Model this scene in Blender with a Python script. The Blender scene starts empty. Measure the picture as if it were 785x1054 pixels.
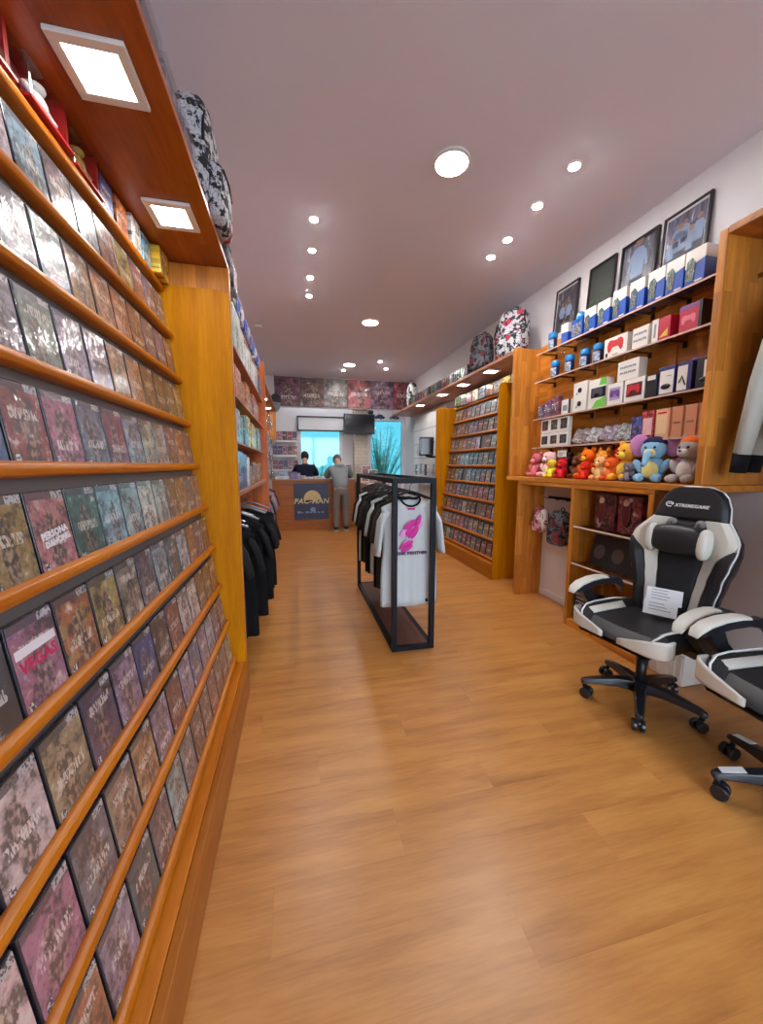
import bpy, bmesh, math, random
from mathutils import Vector, Matrix, Euler
rnd = random.Random(7)
PI = math.pi
sc = bpy.context.scene
COL = sc.collection

# ------------------------------------------------------------------ materials
def lin(c):
    return tuple((x/12.92 if x <= .04045 else ((x+.055)/1.055)**2.4) for x in c)
def rgb(r, g, b):
    return lin((r/255., g/255., b/255.)) + (1.,)
MATS = {}
def newmat(name):
    m = bpy.data.materials.new(name); m.use_nodes = True
    nt = m.node_tree; nt.nodes.clear()
    out = nt.nodes.new('ShaderNodeOutputMaterial')
    b = nt.nodes.new('ShaderNodeBsdfPrincipled')
    nt.links.new(b.outputs[0], out.inputs[0])
    return m, nt, b
def plain(name, col, rough=.5, metal=0., coat=0., spec=.5, trans=0., alpha=1., bump=0., bscale=60.):
    if name in MATS: return MATS[name]
    m, nt, b = newmat(name)
    b.inputs['Base Color'].default_value = col
    b.inputs['Roughness'].default_value = rough
    b.inputs['Metallic'].default_value = metal
    b.inputs['Coat Weight'].default_value = coat
    b.inputs['Coat Roughness'].default_value = .08
    b.inputs['Specular IOR Level'].default_value = spec
    b.inputs['Transmission Weight'].default_value = trans
    b.inputs['Alpha'].default_value = alpha
    if bump:
        tc = nt.nodes.new('ShaderNodeTexCoord'); n = nt.nodes.new('ShaderNodeTexNoise')
        n.inputs['Scale'].default_value = bscale; n.inputs['Detail'].default_value = 3
        bp = nt.nodes.new('ShaderNodeBump'); bp.inputs['Strength'].default_value = bump; bp.inputs['Distance'].default_value = .01
        nt.links.new(tc.outputs['Object'], n.inputs['Vector']); nt.links.new(n.outputs[0], bp.inputs['Height'])
        nt.links.new(bp.outputs[0], b.inputs['Normal'])
    MATS[name] = m; return m
def emit(name, col, s):
    if name in MATS: return MATS[name]
    m = bpy.data.materials.new(name); m.use_nodes = True
    nt = m.node_tree; nt.nodes.clear()
    o = nt.nodes.new('ShaderNodeOutputMaterial'); e = nt.nodes.new('ShaderNodeEmission')
    e.inputs[0].default_value = col; e.inputs[1].default_value = s
    nt.links.new(e.outputs[0], o.inputs[0]); MATS[name] = m; return m

class NB:
    """small node-graph builder"""
    def __init__(s, nt): s.nt = nt
    def n(s, t, **kw):
        nd = s.nt.nodes.new(t)
        for k, v in kw.items(): setattr(nd, k, v)
        return nd
    def set(s, sock, v):
        if hasattr(v, 'is_output'): s.nt.links.new(v, sock)
        else: sock.default_value = v
    def math(s, op, a, b=0., clamp=False):
        nd = s.n('ShaderNodeMath', operation=op); nd.use_clamp = clamp
        s.set(nd.inputs[0], a); s.set(nd.inputs[1], b); return nd.outputs[0]
    def mix(s, f, a, b, blend='MIX'):
        nd = s.n('ShaderNodeMix', data_type='RGBA', blend_type=blend)
        s.set(nd.inputs[0], f); s.set(nd.inputs[6], a); s.set(nd.inputs[7], b); return nd.outputs[2]
    def noise(s, vec, scale, detail=2., w=None, rough=.5):
        nd = s.n('ShaderNodeTexNoise')
        if w is not None:
            nd.noise_dimensions = '4D'; s.set(nd.inputs['W'], w)
        s.set(nd.inputs['Vector'], vec); nd.inputs['Scale'].default_value = scale
        nd.inputs['Detail'].default_value = detail; nd.inputs['Roughness'].default_value = rough
        return nd
    def mapping(s, vec, scale=(1,1,1), loc=(0,0,0), rot=(0,0,0)):
        nd = s.n('ShaderNodeMapping'); s.set(nd.inputs[0], vec)
        nd.inputs[1].default_value = loc; nd.inputs[2].default_value = rot; nd.inputs[3].default_value = scale
        return nd.outputs[0]
    def ramp(s, f, stops):
        nd = s.n('ShaderNodeValToRGB'); s.set(nd.inputs[0], f)
        el = nd.color_ramp.elements
        while len(el) < len(stops): el.new(.5)
        for e, (p, c) in zip(el, stops): e.position = p; e.color = c
        return nd.outputs[0]
    def bump(s, h, st, d=.01):
        nd = s.n('ShaderNodeBump'); s.set(nd.inputs['Height'], h)
        nd.inputs['Strength'].default_value = st; nd.inputs['Distance'].default_value = d
        return nd.outputs[0]

def wood(name, c1, c2, grain='Z', scale=1., rough=.4, block=None, coat=.15, spec=.3):
    """grain lengthwise along an axis; block=(len,width) gives glued staves of differing tint"""
    if name in MATS: return MATS[name]
    m, nt, b = newmat(name); g = NB(nt)
    tc = g.n('ShaderNodeTexCoord').outputs['Object']
    st = {'X': (1.2, 14, 14), 'Y': (14, 1.2, 14), 'Z': (14, 14, 1.2)}[grain]
    v = g.mapping(tc, tuple(x*scale for x in st))
    n1 = g.noise(v, 1.6, 5., rough=.6).outputs[0]
    n2 = g.noise(g.mapping(tc, tuple(x*scale*6 for x in st)), 2.2, 2.).outputs[0]
    f = g.math('ADD', g.math('MULTIPLY', n1, .75), g.math('MULTIPLY', n2, .25))
    col = g.ramp(f, [(.34, c1), (.66, c2)])
    if block:
        L, W = block
        sp = g.n('ShaderNodeSeparateXYZ'); nt.links.new(tc, sp.inputs[0])
        ax = {'X': 0, 'Y': 1, 'Z': 2}[grain]; oth = [i for i in range(3) if i != ax]
        w1 = g.math('FLOOR', g.math('DIVIDE', g.math('ADD', sp.outputs[oth[0]], sp.outputs[oth[1]]), W))
        off = g.math('MULTIPLY', g.math('FRACT', g.math('MULTIPLY', w1, .618)), L)
        l1 = g.math('FLOOR', g.math('DIVIDE', g.math('ADD', sp.outputs[ax], off), L))
        wn = g.n('ShaderNodeTexWhiteNoise', noise_dimensions='2D')
        cb = g.n('ShaderNodeCombineXYZ'); nt.links.new(w1, cb.inputs[0]); nt.links.new(l1, cb.inputs[1])
        nt.links.new(cb.outputs[0], wn.inputs[0])
        col = g.mix(g.math('MULTIPLY', wn.outputs[0], .45), col, tuple(x*.45 for x in c1[:3])+(1,))
        vo = g.n('ShaderNodeTexVoronoi'); nt.links.new(tc, vo.inputs['Vector']); vo.inputs['Scale'].default_value = 5
        col = g.mix(g.math('MULTIPLY', g.math('LESS_THAN', vo.outputs['Distance'], .07), .6), col, tuple(x*.25 for x in c1[:3])+(1,))
    nt.links.new(col, b.inputs['Base Color'])
    b.inputs['Roughness'].default_value = rough; b.inputs['Specular IOR Level'].default_value = spec
    b.inputs['Coat Weight'].default_value = coat; b.inputs['Coat Roughness'].default_value = .25
    nt.links.new(g.bump(n2, .08, .004), b.inputs['Normal'])
    MATS[name] = m; return m

def art(name, title=True, strip=True, gloss=1., figs=True, vert=False, sat=1.0, crinkle=.35, fade=.2, white=False):
    """printed picture: obj.color is its key colour, Object Info random varies the blobs. Generated X,Z are the sheet."""
    if name in MATS: return MATS[name]
    m, nt, b = newmat(name); g = NB(nt)
    tc = g.n('ShaderNodeTexCoord'); gen = tc.outputs['Generated']
    oi = g.n('ShaderNodeObjectInfo'); key = oi.outputs['Color']; rn = oi.outputs['Random']
    w = g.math('MULTIPLY', rn, 97.)
    sp = g.n('ShaderNodeSeparateXYZ'); nt.links.new(gen, sp.inputs[0]); u, v = sp.outputs[0], sp.outputs[2]
    cb = g.n('ShaderNodeCombineXYZ'); nt.links.new(u, cb.inputs[0]); nt.links.new(v, cb.inputs[1]); uv = cb.outputs[0]
    wv = g.mapping(uv, (1.6, .7, 1)) if vert else g.mapping(uv, (1, 1.3, 1))
    n1 = g.noise(wv, 3.2, 4., w, .65)
    n2 = g.noise(wv, 6.5, 3., g.math('ADD', w, 13.), .6)
    hs = g.n('ShaderNodeHueSaturation'); nt.links.new(key, hs.inputs['Color'])
    nt.links.new(g.math('ADD', .42, g.math('MULTIPLY', g.math('FRACT', g.math('MULTIPLY', rn, 7.3)), .16)), hs.inputs['Hue'])
    hs.inputs['Value'].default_value = .8; hs.inputs['Saturation'].default_value = .9
    dark = g.mix(.88, key, (.012, .01, .012, 1)); light = g.mix(.68, key, (.82, .77, .72, 1))
    base = g.mix(g.ramp(n1.outputs[0], [(.42, (0,0,0,1)), (.54, (1,1,1,1))]), dark, key)
    base = g.mix(g.ramp(n2.outputs[0], [(.52, (0,0,0,1)), (.62, (1,1,1,1))]), base, hs.outputs[0])
    base = g.mix(g.ramp(n1.outputs[0], [(.58, (0,0,0,1)), (.68, (1,1,1,1))]), base, light)
    if white: base = g.mix(.55, base, (.8,.78,.75,1))
    if figs:   # a dark standing shape in the middle
        du = g.math('SUBTRACT', g.math('ADD', u, g.math('MULTIPLY', n2.outputs[0], .5)), g.math('ADD', .62, g.math('MULTIPLY', rn, .25)))
        dv = g.math('MULTIPLY', g.math('SUBTRACT', g.math('ADD', v, g.math('MULTIPLY', n1.outputs[0], .35)), .58), .5)
        d = g.math('ADD', g.math('MULTIPLY', du, du), g.math('MULTIPLY', dv, dv))
        n3 = g.noise(uv, 11., 2., w)
        fig = g.mix(g.ramp(n3.outputs[0], [(.45, (0,0,0,1)), (.6, (1,1,1,1))]), dark, g.mix(.45, hs.outputs[0], (.55, .36, .26, 1)))
        base = g.mix(g.math('LESS_THAN', d, .036), base, fig)
    if title:  # block of light shapes where a title would be
        t0 = g.math('ADD', .18, g.math('MULTIPLY', g.math('FRACT', g.math('MULTIPLY', rn, 31.7)), .5))
        inb = g.math('MULTIPLY', g.math('GREATER_THAN', v, t0), g.math('LESS_THAN', v, g.math('ADD', t0, .13)))
        inb = g.math('MULTIPLY', inb, g.math('MULTIPLY', g.math('GREATER_THAN', u, .14), g.math('LESS_THAN', u, .86)))
        let = g.noise(g.mapping(uv, (3., 1.2, 1)), 9., 1., w)
        inb = g.math('MULTIPLY', inb, g.math('GREATER_THAN', let.outputs[0], .5))
        base = g.mix(inb, base, light)
    if strip:  # console band along the top, rating mark at the foot
        top = g.math('GREATER_THAN', v, .91)
        band = g.mix(g.math('GREATER_THAN', u, .66), g.mix(.75, key, (.012, .015, .03, 1)), (.5, .5, .52, 1))
        mk = g.noise(g.mapping(uv, (1, 1, 1)), 26., 1., w)
        band = g.mix(g.math('GREATER_THAN', mk.outputs[0], .55), band, (.05, .05, .06, 1))
        base = g.mix(top, base, band)
        rate = g.math('MULTIPLY', g.math('MULTIPLY', g.math('GREATER_THAN', u, .05), g.math('LESS_THAN', u, .17)),
                      g.math('MULTIPLY', g.math('GREATER_THAN', v, .04), g.math('LESS_THAN', v, .15)))
        base = g.mix(rate, base, g.mix(g.math('GREATER_THAN', mk.outputs[0], .5), (.7, .7, .7, 1), (.02, .02, .02, 1)))
    if fade: base = g.mix(fade, base, (.28, .26, .27, 1))
    nt.links.new(base, b.inputs['Base Color'])
    b.inputs['Roughness'].default_value = .35
    b.inputs['Coat Weight'].default_value = gloss; b.inputs['Coat Roughness'].default_value = .1
    if crinkle:
        cn = g.noise(g.mapping(tc.outputs['Object'], (1, 1, .6)), 26., 3., w)
        nt.links.new(g.bump(cn.outputs[0], crinkle, .012), b.inputs['Coat Normal'])
    MATS[name] = m; return m

def doodle(name, c_dark, c_light, c_pop, scale=14., pop=.64):
    """comic print fabric"""
    if name in MATS: return MATS[name]
    m, nt, b = newmat(name); g = NB(nt)
    tc = g.n('ShaderNodeTexCoord').outputs['Object']
    oi = g.n('ShaderNodeObjectInfo').outputs['Random']
    w = g.math('MULTIPLY', oi, 50.)
    n = g.noise(tc, scale, 4., w, .6).outputs[0]
    f = g.ramp(n, [(.46, (0,0,0,1)), (.50, (1,1,1,1))])
    vo = g.n('ShaderNodeTexVoronoi', feature='DISTANCE_TO_EDGE'); vo.inputs['Scale'].default_value = scale*1.9
    nt.links.new(tc, vo.inputs['Vector'])
    f = g.math('MULTIPLY', f, g.math('GREATER_THAN', vo.outputs[0], .02))
    col = g.mix(f, c_dark, c_light)
    p = g.noise(tc, scale*.32, 1., w).outputs[0]
    col = g.mix(g.math('MULTIPLY', g.math('GREATER_THAN', p, pop), g.math('GREATER_THAN', n, .44)), col, c_pop)
    nt.links.new(col, b.inputs['Base Color']); b.inputs['Roughness'].default_value = .75
    MATS[name] = m; return m

# ------------------------------------------------------------------ mesh builder
class MB:
    def __init__(s): s.bm = bmesh.new(); s.mi = 0
    def _f(s, vs):
        try:
            f = s.bm.faces.new(vs); f.material_index = s.mi; return f
        except ValueError: return None
    def box(s, x0, x1, y0, y1, z0, z1, M=None):
        P = [Vector((x, y, z)) for z in (z0, z1) for y in (y0, y1) for x in (x0, x1)]
        if M is not None: P = [M @ p for p in P]
        v = [s.bm.verts.new(p) for p in P]
        for q in ((0,2,3,1), (4,5,7,6), (0,1,5,4), (2,6,7,3), (0,4,6,2), (1,3,7,5)): s._f([v[i] for i in q])
        return s
    def quad(s, *pts): s._f([s.bm.verts.new(Vector(p)) for p in pts]); return s
    def rings(s, rings, cap0=True, cap1=True, closed=True):
        R = [[s.bm.verts.new(Vector(p)) for p in r] for r in rings]
        n = len(R[0])
        for a, b in zip(R, R[1:]):
            for i in range(n if closed else n-1):
                j = (i+1) % n; s._f([a[i], a[j], b[j], b[i]])
        if cap0 and closed: s._f(list(reversed(R[0])))
        if cap1 and closed: s._f(R[-1])
        return s
    def tube(s, pts, r, n=8, cap=True, flat=None):
        pts = [Vector(p) for p in pts]; rs = r if isinstance(r, (list, tuple)) else [r]*len(pts)
        rings = []; prev = None
        for i, p in enumerate(pts):
            t = (pts[min(i+1, len(pts)-1)] - pts[max(i-1, 0)]).normalized()
            if prev is None:
                a = Vector((0, 0, 1)) if abs(t.z) < .9 else Vector((1, 0, 0))
                u = t.cross(a).normalized()
            else:
                u = (prev - t*prev.dot(t)).normalized()
            prev = u; w = t.cross(u)
            k = flat or 1.
            rings.append([p + (u*math.cos(q)*rs[i] + w*math.sin(q)*rs[i]*k) for q in [2*PI*j/n for j in range(n)]])
        return s.rings(rings, cap, cap)
    def cyl(s, p, q, r0, r1=None, n=16): return s.tube([p, q], [r0, r0 if r1 is None else r1], n)
    def lathe(s, prof, c=(0,0,0), n=20, M=None):
        c = Vector(c); rings = []
        for r, z in prof:
            ring = [Vector((r*math.cos(2*PI*j/n), r*math.sin(2*PI*j/n), z)) for j in range(n)]
            if M is not None: ring = [M @ p for p in ring]
            rings.append([c+p for p in ring])
        return s.rings(rings)
    def ell(s, c, r, n=14, k=9, M=None, pw=1.):
        if not isinstance(r, (tuple, list)): r = (r, r, r)
        f = lambda x: math.copysign(abs(x)**pw, x)
        c = Vector(c); rings = []
        for i in range(k+1):
            a = -PI/2 + PI*i/k; cz = f(math.sin(a))*r[2]; cr = max(abs(math.cos(a)), .02)**pw
            ring = [Vector((r[0]*cr*f(math.cos(2*PI*j/n)), r[1]*cr*f(math.sin(2*PI*j/n)), cz)) for j in range(n)]
            if M is not None: ring = [M @ p for p in ring]
            rings.append([c+p for p in ring])
        return s.rings(rings)
    def prism(s, poly, a0, a1, plane='XZ'):
        """extrude a 2-D outline along the third axis"""
        def P(p, a): return {'XZ': (p[0], a, p[1]), 'XY': (p[0], p[1], a), 'YZ': (a, p[0], p[1])}[plane]
        return s.rings([[P(p, a0) for p in poly], [P(p, a1) for p in poly]])
    def grid(s, fn, nu, nv, close_u=False):
        V = [[s.bm.verts.new(Vector(fn(i/nu, j/nv))) for i in range(nu+(0 if close_u else 1))] for j in range(nv+1)]
        L = len(V[0])
        for j in range(nv):
            for i in range(nu):
                s._f([V[j][i], V[j][(i+1) % L], V[j+1][(i+1) % L], V[j+1][i]])
        return s
    def build(s, name, mats, parent=None, bev=0., seg=2, smooth=False, solid=0., sub=0, loc=None, rot=None, color=None):
        bmesh.ops.recalc_face_normals(s.bm, faces=s.bm.faces[:])
        me = bpy.data.meshes.new(name); s.bm.to_mesh(me); s.bm.free()
        if not isinstance(mats, (list, tuple)): mats = [mats]
        for m in mats: me.materials.append(m)
        o = bpy.data.objects.new(name, me); COL.objects.link(o)
        if solid:
            md = o.modifiers.new('t', 'SOLIDIFY'); md.thickness = solid; md.offset = 0
        if bev:
            md = o.modifiers.new('b', 'BEVEL'); md.width = bev; md.segments = seg; md.limit_method = 'ANGLE'; md.angle_limit = .6
        if sub:
            md = o.modifiers.new('s', 'SUBSURF'); md.levels = sub; md.render_levels = sub
        if smooth or bev or sub:
            me.polygons.foreach_set('use_smooth', [True]*len(me.polygons))
            if not smooth and not sub:
                md = o.modifiers.new('wn', 'WEIGHTED_NORMAL'); md.keep_sharp = True
        if parent is not None: o.parent = parent
        if loc is not None: o.location = loc
        if rot is not None: o.rotation_euler = rot
        if color is not None: o.color = color
        return o
def B(*a): return MB().box(*a)
def tag(o, label=None, cat=None, group=None, kind=None):
    if label: o['label'] = label
    if cat: o['category'] = cat
    if group: o['group'] = group
    if kind: o['kind'] = kind
    return o
def thing(name, label, cat, loc=(0,0,0), rz=0., group=None, rx=0.):
    o = bpy.data.objects.new(name, None); COL.objects.link(o)
    o.location = loc; o.rotation_euler = (rx, 0, rz); o.empty_display_size = .05
    return tag(o, label, cat, group)
KIDS = {}
def tree_copy(o, parent=None):
    c = o.copy(); COL.objects.link(c)
    if parent is not None: c.parent = parent
    for ch in [x for x in COL.objects if x.parent is o]: tree_copy(ch, c)
    return c
def dup(o, loc, rz=None, label=None, group=None, color=None, rx=None):
    c = tree_copy(o); c.location = loc
    e = list(c.rotation_euler)
    if rz is not None: e[2] = rz
    if rx is not None: e[0] = rx
    c.rotation_euler = e
    if label: c['label'] = label
    if group: c['group'] = group
    if color is not None:
        c.color = color
        for x in c.children: x.color = color
    return c
def struct(name, mb, mat, **k): return tag(mb.build(name, mat, **k), kind='structure')
ORD = ['nearest','second','third','fourth','fifth','sixth','seventh','eighth','ninth','tenth','eleventh','twelfth','thirteenth','fourteenth','fifteenth','sixteenth','seventeenth','eighteenth']
NTH = ['first'] + ORD[1:]
def text_mesh(body, size, mat, parent, loc, rot, name='lettering', ext=.0006, font_shear=0., align='CENTER', offset=0.):
    cu = bpy.data.curves.new(name, 'FONT'); cu.body = body; cu.size = size; cu.extrude = ext
    cu.align_x = align; cu.align_y = 'CENTER'; cu.shear = font_shear; cu.offset = offset; cu.resolution_u = 2; cu.space_character = 1.08
    t = bpy.data.objects.new(name, cu); COL.objects.link(t)
    dg = bpy.context.evaluated_depsgraph_get(); dg.update()
    me = bpy.data.meshes.new_from_object(t.evaluated_get(dg)); me.name = name
    bpy.data.objects.remove(t); bpy.data.curves.remove(cu)
    me.materials.clear(); me.materials.append(mat)
    o = bpy.data.objects.new(name, me); COL.objects.link(o)
    o.parent = parent; o.location = loc; o.rotation_euler = rot
    return o
UP = (PI/2, 0, 0)   # lettering that faces -Y in its thing's frame

# shared materials
M_YEL = wood('honey board', rgb(174,104,0), rgb(204,134,2), 'Z', .8, .5, coat=0, spec=.12)
M_RAIL = wood('honey rail', rgb(168,88,8), rgb(198,118,22), 'Y', 1., .34, coat=.15)
M_PLINTH = wood('honey plinth', rgb(146,80,6), rgb(170,98,12), 'Y', .8, .42)
M_PINE = wood('glued pine', rgb(188,108,32), rgb(226,152,62), 'Z', .8, .42, block=(.42,.06))
M_PINEY = wood('glued pine lengthwise', rgb(188,106,30), rgb(226,150,58), 'Y', .8, .42, block=(.5,.06))
M_PINEX = wood('glued pine crosswise', rgb(180,104,42), rgb(222,148,76), 'X', .8, .42, block=(.4,.06))
M_CANOPY = wood('red pine underside', rgb(140,62,14), rgb(190,98,36), 'Y', .7, .35, block=(.7,.07), coat=.3)
M_BLACK = plain('black plastic', rgb(22,22,25), .38)
M_DARK = plain('dark metal', rgb(12,16,26), .5, spec=.22)
M_WHITE = plain('white plastic', rgb(232,232,230), .4)
M_CHROME = plain('chrome', rgb(200,200,205), .15, 1.)
M_LIGHT = emit('diffuser glow', (1., .96, .93, 1), 62.)
M_SPOT = emit('spot glow', (.99, .95, .95, 1), 470.)
M_PANEL = emit('panel glow', (1., .97, .92, 1), 30.)
# ------------------------------------------------------------------ room
XL, XR, YF, YB, ZC = -.95, 2.8, -2.6, 9.45, 3.41
def floor_mat():
    m, nt, b = newmat('laminate'); g = NB(nt)
    tc = g.n('ShaderNodeTexCoord').outputs['Object']
    sp = g.n('ShaderNodeSeparateXYZ'); nt.links.new(tc, sp.inputs[0])
    row = g.math('FLOOR', g.math('DIVIDE', sp.outputs[1], .19))
    off = g.math('MULTIPLY', g.math('FRACT', g.math('MULTIPLY', row, .618)), 1.2)
    col_ = g.math('FLOOR', g.math('DIVIDE', g.math('ADD', sp.outputs[0], off), 1.2))
    cb = g.n('ShaderNodeCombineXYZ'); nt.links.new(row, cb.inputs[0]); nt.links.new(col_, cb.inputs[1])
    wn = g.n('ShaderNodeTexWhiteNoise', noise_dimensions='2D'); nt.links.new(cb.outputs[0], wn.inputs[0])
    n1 = g.noise(g.mapping(tc, (1.1, 9, 1)), 1.5, 5., g.math('MULTIPLY', wn.outputs[0], 9.), .6).outputs[0]
    n2 = g.noise(g.mapping(tc, (5, 60, 1)), 2., 2.).outputs[0]
    f = g.math('ADD', g.math('MULTIPLY', n1, .8), g.math('MULTIPLY', n2, .2))
    col = g.ramp(f, [(.3, rgb(156,98,44)), (.52, rgb(192,130,64)), (.7, rgb(208,148,78))])
    col = g.mix(g.math('MULTIPLY', wn.outputs[0], .18), col, rgb(150,92,50))
    fr = g.math('FRACT', g.math('DIVIDE', sp.outputs[1], .19))
    seam = g.math('LESS_THAN', fr, .012)
    fx = g.math('FRACT', g.math('DIVIDE', g.math('ADD', sp.outputs[0], off), 1.2))
    seam = g.math('MAXIMUM', seam, g.math('LESS_THAN', fx, .002))
    col = g.mix(g.math('MULTIPLY', seam, .15), col, rgb(110,64,34))
    nt.links.new(col, b.inputs['Base Color']); b.inputs['Roughness'].default_value = .32
    b.inputs['Specular IOR Level'].default_value = .45
    nt.links.new(g.bump(n2, .06, .003), b.inputs['Normal'])
    return m
M_WALL = plain('white wall paint', rgb(226,222,222), .8, bump=.03, bscale=40)
M_CEIL = plain('ceiling paint', rgb(238,238,250), .85)
struct('floor', B(XL-.15, XR+.15, YF-.15, YB+.15, -.1, 0), floor_mat())
struct('ceiling', B(XL-.15, XR+.15, YF-.15, YB+.15, ZC, ZC+.12), M_CEIL)
struct('wall_left', B(XL-.15, XL, YF, YB, 0, ZC), M_WALL)
struct('wall_right', B(XR, XR+.15, YF, YB, 0, ZC), M_WALL)
# back wall around two windows
W1 = (.10, 1.14, 1.06, 2.56); W2 = (1.84, 2.74, .95, 2.56)
mb = MB()
mb.box(XL, W1[0], YB, YB+.15, 0, ZC); mb.box(W1[1], W2[0], YB, YB+.15, 0, ZC); mb.box(W2[1], XR, YB, YB+.15, 0, ZC)
for w in (W1, W2):
    mb.box(w[0], w[1], YB, YB+.15, 0, w[2]); mb.box(w[0], w[1], YB, YB+.15, w[3], ZC)
struct('wall_back', mb, M_WALL)
# bulkhead over the counter, where the poster strip hangs
struct('wall_upper', B(XL, XR, 9.05, 9.15, 2.73, ZC), M_WALL)
# shop front behind the camera with its glazed opening
FO = (-.7, 2.6, .05, 3.0)
mb = MB()
mb.box(XL, FO[0], YF-.15, YF, 0, ZC); mb.box(FO[1], XR, YF-.15, YF, 0, ZC); mb.box(FO[0], FO[1], YF-.15, YF, FO[3], ZC); mb.box(FO[0], FO[1], YF-.15, YF, 0, FO[2])
struct('wall_front', mb, M_WALL)
def glass_mat(name, tint, gl=.08):
    m = bpy.data.materials.new(name); m.use_nodes = True; nt = m.node_tree; nt.nodes.clear()
    o = nt.nodes.new('ShaderNodeOutputMaterial'); t = nt.nodes.new('ShaderNodeBsdfTransparent'); gg = nt.nodes.new('ShaderNodeBsdfGlossy')
    mx = nt.nodes.new('ShaderNodeMixShader'); t.inputs[0].default_value = tint; gg.inputs['Roughness'].default_value = .05
    mx.inputs[0].default_value = gl
    nt.links.new(t.outputs[0], mx.inputs[1]); nt.links.new(gg.outputs[0], mx.inputs[2]); nt.links.new(mx.outputs[0], o.inputs[0])
    return m
M_TINT = glass_mat('cyan window film', (.13, .28, .305, 1))
M_CLEAR = glass_mat('clear glass', (.93, .95, .96, 1))
M_ACRYL = glass_mat('acrylic sheet', (.86, .84, .80, 1), .16)
M_FRAME = plain('white window frame', rgb(225,230,236), .4)
M_DFRAME = plain('dark window frame', rgb(60,52,54), .5)
def frame_mb(x0, x1, y0, y1, z0, z1, t):
    return MB().box(x0, x0+t, y0, y1, z0, z1).box(x1-t, x1, y0, y1, z0, z1).box(x0+t, x1-t, y0, y1, z0, z0+t).box(x0+t, x1-t, y0, y1, z1-t, z1)
w1 = struct('window_1', frame_mb(W1[0], W1[1], YB-.02, YB+.1, W1[2], W1[3], .05), M_FRAME, bev=.006)
B(W1[0]+.05, W1[1]-.05, YB+.03, YB+.04, W1[2]+.05, W1[3]-.05).build('pane', M_TINT, w1)
w2 = struct('window_2', frame_mb(W2[0], W2[1], YB-.02, YB+.1, W2[2], W2[3], .05), M_FRAME, bev=.006)
B(W2[0]+.05, W2[1]-.05, YB+.03, YB+.04, W2[2]+.05, W2[3]-.05).build('pane', M_TINT, w2)
w3 = struct('window_3', frame_mb(FO[0], FO[1], YF-.1, YF, FO[2], FO[3], .07).box(.95, 1.05, YF-.09, YF-.01, FO[2], FO[3]), M_DFRAME, bev=.006)
B(FO[0]+.07, FO[1]-.07, YF-.06, YF-.05, FO[2]+.07, FO[3]-.07).build('pane', M_CLEAR, w3)
# pelmet board across the head of window one
t = thing('roller_blind', 'white blind panel in a dark frame across the top of the counter window', 'blind', (.64, YB-.06, 2.22))
B(-.54, .54, -.02, .0, .02, .33).build('blind_sheet', plain('white blind', rgb(226,230,232), .6), t)
frame_mb(-.58, .58, -.035, .02, 0, .36, .035).build('frame', M_DFRAME, t, bev=.004)
struct('baseboard_right', B(XR-.012, XR, -1.5, 3.72, 0, .07), M_WALL, bev=.003)
struct('baseboard_left', B(XL, XL+.012, 2.45, YB, 0, .07), M_WALL, bev=.003)
# tiled column between the windows
def tile_mat():
    m, nt, b = newmat('beige tile'); g = NB(nt)
    tc = g.n('ShaderNodeTexCoord').outputs['Object']
    br = g.n('ShaderNodeTexBrick'); nt.links.new(g.mapping(tc, (1,1,1), rot=(PI/2,0,0)), br.inputs['Vector'])
    br.inputs['Color1'].default_value = rgb(196,186,166); br.inputs['Color2'].default_value = rgb(184,174,156); br.inputs['Mortar'].default_value = rgb(150,142,130)
    br.inputs['Scale'].default_value = 3.; br.inputs['Mortar Size'].default_value = .01
    nt.links.new(br.outputs[0], b.inputs['Base Color']); b.inputs['Roughness'].default_value = .4
    return m
struct('wall_column', B(1.42, 1.74, 9.16, YB, 0, 2.9), tile_mat())

# outside: pavement and bushes
M_PAVE = plain('pavement', rgb(150,150,148), .9, bump=.2, bscale=8)
struct('pavement_outside', B(-14, 16, YB+.16, 26, -.12, -.02), M_PAVE)
struct('pavement_front', B(-12, 12, -16, YF-.16, -.12, -.02), M_PAVE)
M_STEM = plain('pale bush stem', rgb(150,160,130), .8)
M_LEAF = plain('bush leaf', rgb(120,160,120), .7)
def bush(label, x, y, h, seed, n=46, spread=.9):
    r = random.Random(seed)
    t = thing('bush', label, 'bush', (x, y, -.02), group='bushes outside the windows')
    st, lf = MB(), MB()
    for k in range(n):
        a = r.uniform(0, 2*PI); s = r.uniform(.05, 1)*spread; hh = h*r.uniform(.55, 1)
        p = [Vector((math.cos(a)*s*q**1.7, math.sin(a)*s*q**1.7*.7, hh*q)) for q in (0, .3, .6, .85, 1)]
        st.tube(p, [.02, .016, .012, .008, .004], 5)
        for j in range(16):
            c = p[2].lerp(p[4], r.random()) + Vector((r.uniform(-.08,.08), r.uniform(-.08,.08), r.uniform(-.08,.08)))
            d = Vector((r.uniform(-1,1), r.uniform(-1,1), r.uniform(-.3,1))).normalized()*.05; e = d.orthogonal().normalized()*.012
            lf.quad(c-d, c+e, c+d, c-e)
    st.build('stem', M_STEM, t); lf.build('foliage', M_LEAF, t)
bush('bushy fan-shaped shrub outside the right back window', 2.55, 11.2, 2.6, 3, 60, 1.2)
bush('low shrub outside the counter window behind the clerk', .75, 12.2, 1.9, 5, 40, 1.3)

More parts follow.
